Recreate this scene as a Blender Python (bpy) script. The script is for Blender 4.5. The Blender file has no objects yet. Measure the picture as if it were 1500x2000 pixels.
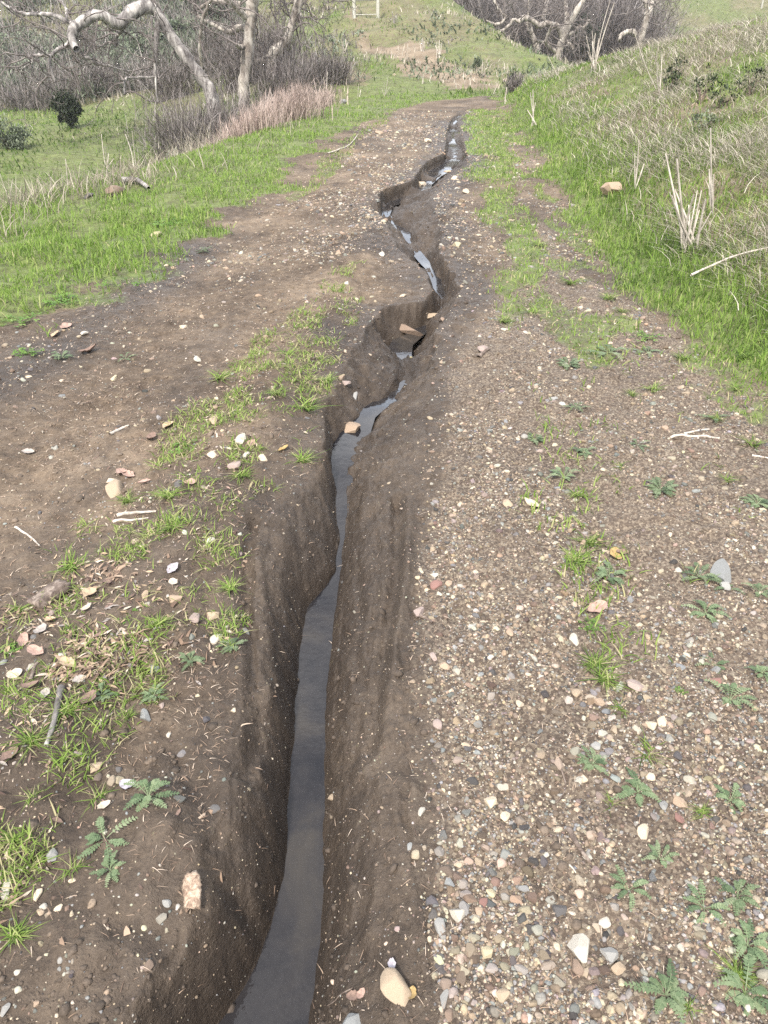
import bpy, math, random
import numpy as np
from mathutils import Vector, Matrix, Euler

random.seed(11)
rng = np.random.default_rng(11)
SC = bpy.context.scene
COL = SC.collection
R = math.radians

# ------------------------------------------------------------------ camera
CAM_H, PITCH, F = 1.5, R(31.9), 1511.0          # F in photo pixels (1500x2000)
cam_d = bpy.data.cameras.new('camera')
cam = bpy.data.objects.new('camera', cam_d); COL.objects.link(cam)
cam.location = (0, 0, CAM_H); cam.rotation_euler = (R(90) - PITCH, 0, 0)
cam_d.sensor_fit = 'VERTICAL'; cam_d.sensor_height = 36; cam_d.lens = F / 2000 * 36
cam_d.clip_start = 0.05; cam_d.clip_end = 1000
SC.camera = cam

# ------------------------------------------------------------------ light
SUN_EL, SUN_AZ = R(50), R(196)                  # behind the camera, to its left (compass from +Y)
w = bpy.data.worlds.new('World'); SC.world = w; w.use_nodes = True
nt = w.node_tree; bg = nt.nodes['Background']
sky = nt.nodes.new('ShaderNodeTexSky'); sky.sky_type = 'NISHITA'; sky.sun_disc = False
sky.sun_elevation = SUN_EL; sky.sun_rotation = SUN_AZ
sky.air_density = 1.0; sky.dust_density = 5.0; sky.ozone_density = 0.3
bg.inputs[1].default_value = 0.09
# thin broken cloud over the blue
_tc = nt.nodes.new('ShaderNodeTexCoord'); _cn = nt.nodes.new('ShaderNodeTexNoise'); _cn.inputs['Scale'].default_value = 2.6; _cn.inputs['Detail'].default_value = 6; _cn.inputs['Roughness'].default_value = .6
_cr = nt.nodes.new('ShaderNodeValToRGB'); _cr.color_ramp.elements[0].position = .36; _cr.color_ramp.elements[0].color = (.25, .25, .25, 1); _cr.color_ramp.elements[1].position = .60; _cr.color_ramp.elements[1].color = (.95, .95, .95, 1)
_cm = nt.nodes.new('ShaderNodeMix'); _cm.data_type = 'RGBA'; _cm.inputs[7].default_value = (8.2, 8.3, 8.6, 1)
nt.links.new(_tc.outputs['Generated'], _cn.inputs['Vector']); nt.links.new(_cn.outputs[0], _cr.inputs[0]); nt.links.new(_cr.outputs[0], _cm.inputs[0]); nt.links.new(sky.outputs[0], _cm.inputs[6]); _sx = nt.nodes.new('ShaderNodeSeparateXYZ'); nt.links.new(_tc.outputs['Generated'], _sx.inputs[0])
_mr = nt.nodes.new('ShaderNodeMapRange'); _mr.inputs['From Min'].default_value = .2; _mr.inputs['From Max'].default_value = 1.0; _mr.inputs['To Min'].default_value = .85; _mr.inputs['To Max'].default_value = 2.1   # sky ahead brightened by hand, to whiten the reflections in the water
nt.links.new(_sx.outputs[1], _mr.inputs['Value']); _vm = nt.nodes.new('ShaderNodeVectorMath'); _vm.operation = 'SCALE'
nt.links.new(_cm.outputs[2], _vm.inputs[0]); nt.links.new(_mr.outputs[0], _vm.inputs['Scale']); nt.links.new(_vm.outputs[0], bg.inputs[0])
sd = bpy.data.lights.new('sun', 'SUN'); sd.energy = 2.8; sd.angle = R(6); sd.color = (1, .93, .84)
sun = bpy.data.objects.new('sun', sd); COL.objects.link(sun)
sdir = Vector((math.sin(SUN_AZ) * math.cos(SUN_EL), math.cos(SUN_AZ) * math.cos(SUN_EL), math.sin(SUN_EL)))
sun.rotation_euler = sdir.to_track_quat('Z', 'Y').to_euler()
SC.view_settings.view_transform = 'Standard'; SC.view_settings.look = 'None'
SC.view_settings.gamma = 1; SC.view_settings.exposure = 1.3
SC.cycles.max_bounces = 5; SC.cycles.diffuse_bounces = 2; SC.cycles.glossy_bounces = 3
SC.cycles.transmission_bounces = 3; SC.cycles.transparent_max_bounces = 4
SC.cycles.use_denoising = False

# ------------------------------------------------------------------ noise
def _h(ix, iy, s):
    n = (ix.astype(np.int64) * 374761393 + iy.astype(np.int64) * 668265263 + s * 1274126177) & 0xffffffff
    n = ((n ^ (n >> 13)) * 1274126177) & 0xffffffff
    n = n ^ (n >> 16)
    return (n & 0xffff) / 65535.0
def vnoise(x, y, s=0):
    fx, fy = np.floor(x), np.floor(y); u, v = x - fx, y - fy
    u = u * u * (3 - 2 * u); v = v * v * (3 - 2 * v)
    a, b = _h(fx, fy, s), _h(fx + 1, fy, s); c, d = _h(fx, fy + 1, s), _h(fx + 1, fy + 1, s)
    return (a * (1 - u) + b * u) * (1 - v) + (c * (1 - u) + d * u) * v
def fbm(x, y, o=3, s=0):
    r, a, t = 0, 1, 0
    for i in range(o):
        r = r + a * (vnoise(x * 2 ** i + 13.7 * i, y * 2 ** i - 7.3 * i, s + i) - .5); t += a; a *= .5
    return r / t * 2
def sm(a, b, x):
    t = np.clip((x - a) / (b - a), 0, 1); return t * t * (3 - 2 * t)

# ------------------------------------------------------------------ the camera's rays, to find where things of the photo stand
cP, sP = math.cos(PITCH), math.sin(PITCH)
def ray(px, py):
    v = 1000 - py
    return px - 750, F * cP + v * sP, -F * sP + v * cP
def P0(px, py, z=0.0):
    dx, dy, dz = ray(px, py); t = (CAM_H - z) / -dz
    return dx * t, dy * t
def A(px, py, D):
    dx, dy, dz = ray(px, py); t = D / dy
    return np.array((dx * t, D, CAM_H + dz * t))

# ------------------------------------------------------------------ terrain: a surface lofted through cross sections
ST = [
 (-6,  [-14,-9,-7.2,-5.4,-4.0,-2.2,1.9,3,5,8,20],        [-1.0,-1.3,-1.4,-.9,-.05,0,0,.3,.9,1.8,2.6]),
 (4,   [-14,-9,-7.2,-5.4,-4.0,-2.1,1.85,3,5,8,20],       [-1.0,-1.3,-1.4,-.9,-.05,0,0,.3,.9,1.8,2.6]),
 (8,   [-14,-9,-7.2,-5.6,-3.95,-1.55,1.75,3,5,8,20],     [-1.0,-1.3,-1.5,-1.0,-.05,0,0,.45,1.15,2.0,3]),
 (11,  [-16,-9,-6.5,-4.8,-2.95,-1.0,1.9,3.1,5.3,8,20],   [-1.1,-1.3,-1.6,-1.1,-.03,0,0,.5,1.35,2.1,3]),
 (14,  [-18,-9,-6,-4,-2.1,-.84,2.15,3.2,6,9,20],         [-1.2,-1.3,-1.6,-1.1,0,0,0,.5,1.6,1.9,2.2]),
 (18,  [-20,-10,-5,-3.2,-1.5,-.3,2.5,3.3,4.8,7,20],      [-1.2,-1.3,-1.5,-1.0,0,0,0,.5,1.1,1.35,1.3]),
 (21.5,[-22,-11,-5,-3,-.8,1.0,2.8,3.7,4.9,8,22],         [-1.2,-1.3,-1.4,-.9,0,0,0,.5,.65,.7,.3]),
 (24,  [-24,-12,-5,-2.5,.3,2,5,7,9,12,24],               [-1.2,-1.3,-1.2,-.6,0,0,0,-.05,-.2,-.4,-1]),
 (26,  [-26,-13,-6,-3.5,-1.5,1,4,6,8,12,26],             [-1.1,-1.2,-1.0,-.2,.12,.12,.15,.05,-.3,-.8,-1.2]),
 (30,  [-28,-14,-9,-6,-3,0,3.5,6.2,8,12,28],             [-1.1,-1.2,-1.0,-.5,.2,.35,.55,.42,-.5,-1.0,-1.3]),
 (34,  [-30,-15,-10,-7,-4,-1,2.5,5.5,7.5,12,30],         [-1.1,-1.1,-.9,-.3,.6,.9,1.15,.75,-.4,-1.0,-1.3]),
 (38,  [-32,-16,-11,-8,-5,-2,1.5,4,6.5,12,30],           [-1,-1.1,-.7,.1,1.1,1.5,1.9,1.7,.2,-1,-1.4]),
 (43,  [-34,-17,-12,-9,-6,-3,0,2.4,5.5,12,30],           [-.8,-.9,-.4,.6,1.7,2.2,2.6,2.8,1.2,-.8,-1.4]),
 (50,  [-36,-18,-13,-10,-7,-4,-1,2,6,14,32],             [0,-.3,.3,1.4,2.8,3.5,3.9,3.3,.8,-.6,-1.2]),
 (60,  [-40,-20,-15,-12,-9,-5,-2,2,8,18,36],             [2,1.2,2,3.2,4.8,5.8,6,4.3,1.0,-.4,-.8]),
 (75,  [-50,-26,-20,-15,-10,-6,-2,4,12,26,50],           [7,6,7,8,9,9.5,9,4.0,1.2,-.4,0]),
 (95,  [-60,-32,-24,-18,-12,-6,0,8,18,34,60],            [14,13,13,14,15,15,11,4.5,3,4.2,5]),
 (130, [-80,-45,-35,-25,-15,-8,0,12,28,50,85],           [25,24,24,24,25,25,20,14,13,16,17]),
 (210, [-150,-90,-60,-40,-20,-8,0,20,50,90,150],         [34,34,33,33,33,33,32,31,30,30,31]),
]
SY = np.array([s[0] for s in ST], float); SX = np.array([s[1] for s in ST], float); SZ = np.array([s[2] for s in ST], float)
def hslopes(x, y):                       # monotone slopes along the last axis
    h = np.diff(x, axis=-1); m = np.diff(y, axis=-1) / h
    d = np.zeros_like(y)
    a, b = m[..., :-1], m[..., 1:]
    p = a * b
    d[..., 1:-1] = np.where(p > 0, 2 * p / np.where(np.abs(a + b) < 1e-9, 1, a + b), 0)
    d[..., 0] = m[..., 0]; d[..., -1] = m[..., -1]
    return d
def herm(x, x0, x1, y0, y1, d0, d1):
    h = x1 - x0; t = (x - x0) / h; t2 = t * t; t3 = t2 * t
    return (2*t3 - 3*t2 + 1) * y0 + (t3 - 2*t2 + t) * h * d0 + (-2*t3 + 3*t2) * y1 + (t3 - t2) * h * d1
SXT, SZT = SX.T, SZ.T
SYT = np.broadcast_to(SY, SXT.shape)
DX, DZ = hslopes(SYT, SXT), hslopes(SYT, SZT)
def macro(x, y):
    sh = x.shape; x = x.ravel(); y = np.clip(y.ravel(), SY[0], SY[-1]); out = np.empty_like(x)
    for c in range(0, len(x), 120000):
        xx, yy = x[c:c+120000], y[c:c+120000]
        i = np.clip(np.searchsorted(SY, yy) - 1, 0, len(SY) - 2)
        xk = herm(yy, SY[i], SY[i+1], SXT[:, i], SXT[:, i+1], DX[:, i], DX[:, i+1]).T
        zk = herm(yy, SY[i], SY[i+1], SZT[:, i], SZT[:, i+1], DZ[:, i], DZ[:, i+1]).T
        d = hslopes(xk, zk); xc = np.clip(xx, xk[:, 0], xk[:, -1])
        k = np.clip((xc[:, None] >= xk).sum(1) - 1, 0, xk.shape[1] - 2); r = np.arange(len(xx))
        out[c:c+120000] = herm(xc, xk[r, k], xk[r, k+1], zk[r, k], zk[r, k+1], d[r, k], d[r, k+1])
    return out.reshape(sh)

# the washed-out rut: four edges followed down the trail, and how deep the water lies
def line(pts, z=0.0):
    a = np.array([P0(px, py, z(py) if callable(z) else z) for px, py in pts])
    a = a[np.argsort(a[:, 1])]; return a[:, 1], a[:, 0]
DWP = ([222, 240, 300, 400, 500, 600, 700, 735, 845, 860, 900, 1000, 1110, 1240, 2150], [.04, .08, .13, .15, .16, .165, .16, .155, .155, .17, .18, .20, .225, .235, .24])
dwpy = lambda py: -float(np.interp(py, *DWP))
WL = line([(310,2190),(365,2090),(425,2000),(470,1930),(500,1880),(530,1800),(552,1700),(558,1600),(565,1500),(572,1400),(580,1300),(583,1240),(600,1180),(635,1140),(655,1110),(662,1050),(657,1000),(652,940),(648,900),(655,870),(672,845),(700,820),(740,785),(765,755),(778,728),(772,700),(768,675),(775,660),(800,650),(835,628),(858,603),(857,585),(852,560),(848,545),(838,525),(815,500),(795,488),(785,475),(778,455),(765,440),(748,425),(742,412),(750,395),(790,380),(815,370),(822,350),(835,335),(868,318),(876,300),(880,280),(878,262),(880,245),(890,232),(900,222)], dwpy)
WR = line([(545,2190),(575,2090),(600,1995),(625,1850),(632,1700),(628,1600),(632,1500),(634,1400),(638,1330),(645,1240),(655,1180),(662,1140),(665,1110),(672,1050),(678,1000),(680,940),(683,900),(690,870),(712,850),(722,820),(752,795),(785,765),(812,742),(800,715),(795,690),(798,670),(815,655),(842,632),(866,605),(868,585),(864,560),(860,545),(850,528),(828,505),(815,490),(812,475),(805,460),(790,445),(765,432),(757,420),(765,400),(800,385),(835,375),(840,355),(860,340),(905,318),(900,300),(893,280),(890,262),(892,245),(898,232),(905,222)], dwpy)
LR = line([(150,2190),(190,2090),(250,1995),(330,1850),(390,1700),(430,1600),(450,1500),(470,1400),(485,1300),(488,1200),(490,1100),(510,1020),(560,970),(600,940),(626,900),(632,850),(634,800),(650,760),(672,720),(690,690),(710,650),(735,620),(748,600),(790,590),(838,586),(850,575),(845,555),(838,540),(825,522),(800,500),(780,488),(768,470),(760,450),(742,428),(735,412),(740,395),(765,385),(800,375),(805,350),(815,335),(850,318),(868,300),(872,280),(870,262),(875,245),(885,232),(893,222)])
RR = line([(890,2190),(875,2090),(850,2000),(825,1850),(810,1700),(795,1600),(790,1500),(790,1400),(795,1300),(800,1200),(805,1100),(808,1000),(818,940),(826,880),(836,800),(842,760),(850,720),(848,690),(845,660),(852,640),(864,622),(884,600),(893,580),(893,560),(888,545),(880,530),(865,505),(860,490),(862,470),(866,450),(856,430),(846,410),(848,390),(850,375),(856,360),(875,345),(914,325),(912,300),(906,280),(902,262),(902,245),(907,232),(912,222)])
_yy = np.linspace(0.3, 20, 900)
_py = np.array([1000 - F * math.tan(PITCH - math.atan2(CAM_H, y)) for y in _yy])
DWL = (_yy, np.interp(_py, *DWP))
Y_HEAD = 19.2
def gully(x, y):
    jag = 1.5 + .8 * sm(2.6, 4.5, y); wob = jag * (fbm(y * 9, y * 0 + 3.3, 3, 5) * .010 + fbm(x * 14, y * 14, 3, 31) * .012)
    wo2 = jag * (fbm(y * 7, y * 0 + 9.1, 3, 6) * .012 + fbm(x * 16, y * 16, 3, 33) * .010)
    lw, rw = np.interp(y, *WL) + wob * .35, np.interp(y, *WR) + wo2 * .35
    lr, rr = np.interp(y, *LR) + wob, np.interp(y, *RR) + wo2
    lr = np.minimum(lr, lw - .015); rr = np.maximum(rr, rw + .02); rw = np.maximum(rw, lw + .008)
    d = np.interp(y, *DWL) * (1 + sm(3.7, 3.9, y) * (.50 * sm(.42, .55, vnoise(y * 2.3 + x * 1.2, x * 2, 43)) - .22))
    tl = np.clip((lw - x) / (lw - lr), 0, 1); tr = np.clip((x - rw) / (rr - rw), 0, 1)
    pl = np.interp(y, [0, 2.4, 3.2, 4, 20], [2.1, 2.1, 1.3, .8, .8]); pr = np.interp(y, [0, 2.4, 3.6, 4, 5.5, 20], [2.2, 1.9, 1.3, .65, .8, 1])
    s = np.clip((x - lw) / (rw - lw), 0, 1)
    up = sm(2.5, 3.0, y); rough = up * (fbm(x * 22, y * 22, 3, 37) * .022 + np.abs(fbm(x * 11, y * 11, 2, 39)) * -.02)
    puddle = sm(2.35, 2.5, y) * (1 - sm(3.0, 3.05, y) * (1 - sm(3.75, 3.8, y)))
    bed = puddle * (sm(-.05, .5, fbm(y * 2.6, x * 2, 2, 41)) * .045) + np.abs(s - .5) * puddle * .03
    z = np.where(x < lw, -d * (1 - tl) ** pl, np.where(x > rw, -d * (1 - tr) ** pr, -d - .035 * np.sin(np.pi * s) ** .6 + bed))
    inside = ((x > lr) & (x < rr)).astype(float)
    fade = 1 - sm(Y_HEAD - 1.2, Y_HEAD, y)
    rough = rough * np.where((s > 0) & (s < 1), puddle * .8, 1)
    z = z + rough * inside * np.clip(-z / .05, 0, 1)
    return z * fade, inside * fade, np.maximum(tl, tr)
def dist_line(x, y, P):
    P = np.asarray(P, float); best = np.full(x.shape, 1e9)
    for (ax, ay), (bx, by) in zip(P[:-1], P[1:]):
        vx, vy = bx - ax, by - ay; t = np.clip(((x - ax) * vx + (y - ay) * vy) / (vx * vx + vy * vy), 0, 1)
        best = np.minimum(best, np.hypot(x - ax - t * vx, y - ay - t * vy))
    return best
def W0(pts): return np.array([P0(*p) for p in pts])
FEAT = [  # worn tracks, humps, rills: ground line, half width, height
 (W0([(60,1500),(280,1150),(450,900),(560,720),(640,600),(700,520),(760,420)]), .17, .045),
 (W0([(0,1000),(150,800),(300,640),(440,500),(560,390),(680,290)]), .28, -.035),
 (W0([(495,1010),(478,1080),(482,1180),(498,1300),(496,1420),(470,1500)]), .022, -.030),
 (W0([(505,1060),(515,1180),(530,1280),(545,1400)]), .018, .010),
 (W0([(385,1060),(400,1150),(425,1280)]), .03, -.014),
 (W0([(775,950),(772,1020),(775,1100),(755,1200),(738,1300),(725,1420)]), .022, -.032), (W0([(800,960),(795,1100),(775,1220),(760,1340)]), .018, .016), (W0([(735,1000),(738,1100),(725,1200),(705,1320),(695,1420)]), .014, -.014), (W0([(350,1480),(400,1560),(440,1700)]), .035, -.022), (W0([(300,1600),(370,1640),(420,1760)]), .04, .018), (W0([(250,1800),(330,1850),(380,1960)]), .04, -.02),
 (W0([(700,1050),(705,1150),(695,1300),(680,1450)]), .016, -.010),
 (W0([(800,1000),(790,1150),(770,1300),(750,1450),(740,1600)]), .02, .010),
 (W0([(770,618),(800,640)]), .085, -.11),
 (W0([(825,612),(848,618)]), .06, -.09), (W0([(850,660),(835,690)]), .04, -.04), (W0([(792,432),(800,440)]), .05, -.07), (W0([(815,368),(832,372)]), .09, -.06), (W0([(720,880),(705,960)]), .025, .012), (W0([(640,790),(650,850)]), .03, -.03),
 (W0([(745,400),(752,418)]), .10, -.10),
 (W0([(870,425),(830,455),(808,480)]), .07, -.05),
 (W0([(800,405),(830,400)]), .12, .05),
 (W0([(892,640),(898,655)]), .03, -.02),
 (W0([(180,1850),(260,1700),(330,1580)]), .10, .03),
 (W0([(1080,900),(1160,1100),(1200,1400),(1230,1800)]), .12, -.012),
 (W0([(980,700),(1020,560),(1040,430),(1020,320)]), .2, .02),
]
def H(x, y):
    x = np.asarray(x, float); y = np.asarray(y, float)
    z = macro(x, y)
    g, ins, _ = gully(x, y)
    road = sm(-2.6, -1.6, x) * (1 - sm(1.7, 2.4, x))
    near = 1 - sm(6, 14, y)
    far = sm(18, 45, y)
    z = z + fbm(x * .5, y * .5, 3, 40) * (.035 + .05 * (1 - road) + .30 * far) + fbm(x * 2.1, y * 1.6, 3, 44) * (.018 + .015 * (1 - road))
    z = z + fbm(x * 9, y * 7, 3, 47) * .009 + fbm(x * 38, y * 34, 3, 50) * .0045 * near * (1 - .4 * ins)
    tread = near * (1 - ins); z = z - np.abs(fbm(x * 7, y * 6, 3, 52)) * .026 * tread + np.abs(fbm(x * 17, y * 15, 2, 54)) * .014 * tread
    for L, wd, a in FEAT:
        m = (np.abs(y - L[:, 1].mean()) < (np.ptp(L[:, 1]) / 2 + wd * 4))
        if m.any():
            d = dist_line(x[m], y[m], L); z[m] = z[m] + a * np.exp(-(d / wd) ** 2)
    # run-off grooves on the sides of the rut
    z = z + ins * np.where(g > -.8 * np.interp(y, *DWL), 1, .3) * (fbm(x * 40 + y * 7, y * 9, 3, 60) * .011 + fbm(x * 90, y * 70, 2, 62) * .0050 * near + np.abs(fbm(x * 19, y * 13, 3, 64)) * -.012)
    return z + g
def Hs(x, y): return float(H(np.array([x]), np.array([y]))[0])
def G(px, py):
    """where the line of sight through a photo pixel meets the ground"""
    dx, dy, dz = ray(px, py)
    ys = np.concatenate([np.geomspace(.4, 30, 500), np.geomspace(30.2, 180, 300)])
    xs = dx / dy * ys; zs = CAM_H + dz / dy * ys
    h = H(xs, ys) - zs; k = int(np.argmax(h > 0)) if (h > 0).any() else len(ys) - 1
    k = max(k, 1); t = h[k-1] / (h[k-1] - h[k]) if h[k] > 0 else 1
    y = ys[k-1] + t * (ys[k] - ys[k-1]); x = dx / dy * y
    return x, y, Hs(x, y)
def mpp(px, py, y):                       # metres per photo pixel for something standing y metres ahead
    dx, dy, dz = ray(px, py); return y / dy

# ------------------------------------------------------------------ mesh helpers
def mk(name, mesh, mat=None, parent=None):
    o = bpy.data.objects.new(name, mesh); COL.objects.link(o)
    if mat is not None and not mesh.materials: mesh.materials.append(mat)
    if parent is not None: o.parent = parent
    return o
def empty(name, loc, rz=0.0):
    o = bpy.data.objects.new(name, None); COL.objects.link(o); o.location = loc; o.rotation_euler = (0, 0, rz)
    o.empty_display_size = .1; return o
def tag(o, label=None, cat=None, group=None, kind=None):
    if label: o['label'] = label
    if cat: o['category'] = cat
    if group: o['group'] = group
    if kind: o['kind'] = kind
    return o
def mesh_np(name, V, faces, attrs=None, smooth=False, colors=None):
    """faces: list of (M,k) index arrays"""
    me = bpy.data.meshes.new(name)
    V = np.ascontiguousarray(V, np.float32)
    me.vertices.add(len(V)); me.vertices.foreach_set('co', V.ravel())
    tot = np.concatenate([np.full(len(f), f.shape[1], np.int32) for f in faces if len(f)])
    idx = np.concatenate([np.asarray(f, np.int32).ravel() for f in faces if len(f)])
    me.loops.add(len(idx)); me.loops.foreach_set('vertex_index', idx)
    me.polygons.add(len(tot)); me.polygons.foreach_set('loop_start', np.concatenate([[0], np.cumsum(tot)[:-1]]).astype(np.int32))
    if smooth: me.polygons.foreach_set('use_smooth', np.ones(len(tot), bool))
    for k, a in (attrs or {}).items():
        at = me.attributes.new(k, 'FLOAT', 'POINT'); at.data.foreach_set('value', np.ascontiguousarray(a, np.float32))
    if colors is not None:
        at = me.color_attributes.new('tone', 'FLOAT_COLOR', 'POINT')
        c = np.ones((len(V), 4), np.float32); c[:, :3] = colors; at.data.foreach_set('color', c.ravel())
    me.update(calc_edges=True)
    return me
class Tubes:
    def __init__(s): s.V, s.F, s.n = [], [], 0
    def add(s, pts, rad, k=6, cap=True):
        pts = np.asarray(pts, float); n = len(pts); rad = np.broadcast_to(np.asarray(rad, float), (n,))
        T = np.gradient(pts, axis=0); T /= np.linalg.norm(T, axis=1)[:, None] + 1e-9
        ref = np.array((0, 0, 1.)) if abs(T[:, 2]).mean() < .8 else np.array((1., .2, 0))
        U = np.cross(T, ref); U /= np.linalg.norm(U, axis=1)[:, None] + 1e-9; W = np.cross(T, U)
        a = np.arange(k) * 2 * np.pi / k
        ring = pts[:, None] + rad[:, None, None] * (np.cos(a)[None, :, None] * U[:, None] + np.sin(a)[None, :, None] * W[:, None])
        s.V.append(ring.reshape(-1, 3)); i = np.arange(n - 1)[:, None] * k; j = np.arange(k)[None]
        f = np.stack([i + j, i + (j + 1) % k, i + k + (j + 1) % k, i + k + j], -1).reshape(-1, 4) + s.n
        s.F.append(f); s.n += n * k
        if cap:
            for base, p in ((0, pts[0]), ((n - 1) * k, pts[-1])):
                s.V.append(p[None]); c = s.n; s.n += 1
                b = s.n - 1 - (0 if base == 0 else 1)
        return s
    def mesh(s, name, smooth=True):
        F4 = np.concatenate(s.F)
        return mesh_np(name, np.concatenate(s.V), [F4], smooth=smooth)
def spline(P, n):
    P = np.asarray(P, float); m = len(P)
    t = np.linspace(0, m - 1, n); i = np.clip(t.astype(int), 0, m - 2); u = (t - i)[:, None]
    p0, p1, p2, p3 = P[np.maximum(i-1, 0)], P[i], P[i+1], P[np.minimum(i+2, m-1)]
    return .5 * (2*p1 + (p2-p0)*u + (2*p0-5*p1+4*p2-p3)*u*u + (3*p1-p0-3*p2+p3)*u**3)
def blades(base, h, wd, az, lean, tint, droop=.35, seg=3, bend=None):
    N = len(base); S = np.linspace(0, 1, seg + 1)
    d = np.stack([np.cos(az), np.sin(az), np.zeros(N)], 1)
    tw = az + np.pi / 2 + rng.normal(0, .5, N)
    sd_ = np.stack([np.cos(tw), np.sin(tw), np.zeros(N)], 1)
    V = []; 
    for k, s in enumerate(S):
        c = base + d * (h * lean * s ** 1.7)[:, None]
        if bend is not None: c = c + sd_ * (h * bend * s * s)[:, None]
        c[:, 2] += h * np.sqrt(np.clip(1 - np.minimum(lean, .97) ** 2 * .85, .03, 1)) * (s - droop * lean * s * s)
        if k < seg:
            ww = (wd * (1 - .55 * s ** 2) * .5)[:, None]
            V += [c - sd_ * ww, c + sd_ * ww]
        else: V.append(c)
    V = np.stack(V, 1); m = V.shape[1]; o = (np.arange(N) * m)[:, None]
    q = [o + np.array([[2*k, 2*k+1, 2*k+3, 2*k+2]]) for k in range(seg - 1)]
    q = np.stack(q, 1).reshape(-1, 4) if q else np.zeros((0, 4), int)
    t = o + np.array([[2*(seg-1), 2*(seg-1)+1, 2*seg]])
    return V.reshape(-1, 3), q, t, np.repeat(tint, m)
def blade_mesh(name, *a, **k):
    V, q, t, ti = blades(*a, **k); return mesh_np(name, V, [q, t], {'tint': ti})
def join_blades(name, parts):
    Vs, Q, T, TI, n = [], [], [], [], 0
    for V, q, t, ti in parts:
        Vs.append(V); Q.append(q + n); T.append(t + n); TI.append(ti); n += len(V)
    return mesh_np(name, np.concatenate(Vs), [np.concatenate(Q), np.concatenate(T)], {'tint': np.concatenate(TI)})

# ------------------------------------------------------------------ materials
def newmat(name):
    m = bpy.data.materials.new(name); m.use_nodes = True
    return m, m.node_tree, m.node_tree.nodes, m.node_tree.links, m.node_tree.nodes['Principled BSDF']
def N_(ns, t, **kw):
    n = ns.new(t)
    for k, v in kw.items(): setattr(n, k, v)
    return n
def ramp(ns, stops, interp='LINEAR'):
    r = ns.new('ShaderNodeValToRGB'); r.color_ramp.interpolation = interp; e = r.color_ramp.elements
    while len(e) < len(stops): e.new(.5)
    for el, (p, c) in zip(e, stops): el.position = p; el.color = (*c, 1) if len(c) == 3 else c
    return r
def noise(ns, ln, vec, scale, detail=4, rough=.6, dist=0.0):
    n = ns.new('ShaderNodeTexNoise'); n.inputs['Scale'].default_value = scale; n.inputs['Detail'].default_value = detail
    n.inputs['Roughness'].default_value = rough; n.inputs['Distortion'].default_value = dist
    if vec is not None: ln.new(vec, n.inputs['Vector'])
    return n
def mix(ns, ln, fac, a, b, mode='MIX'):
    m = ns.new('ShaderNodeMix'); m.data_type = 'RGBA'; m.blend_type = mode
    for sock, v in ((m.inputs[0], fac), (m.inputs[6], a), (m.inputs[7], b)):
        if hasattr(v, 'type') and hasattr(v, 'links'): ln.new(v, sock)
        else: sock.default_value = v if isinstance(v, (int, float)) else (*v, 1)
    return m.outputs[2]
def math_(ns, ln, op, a, b=None, clamp=False):
    m = ns.new('ShaderNodeMath'); m.operation = op; m.use_clamp = clamp
    for s, v in zip(m.inputs, (a, b)):
        if v is None: continue
        if isinstance(v, (int, float)): s.default_value = v
        else: ln.new(v, s)
    return m.outputs[0]
def attr(ns, name):
    a = ns.new('ShaderNodeAttribute'); a.attribute_name = name; return a

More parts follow.
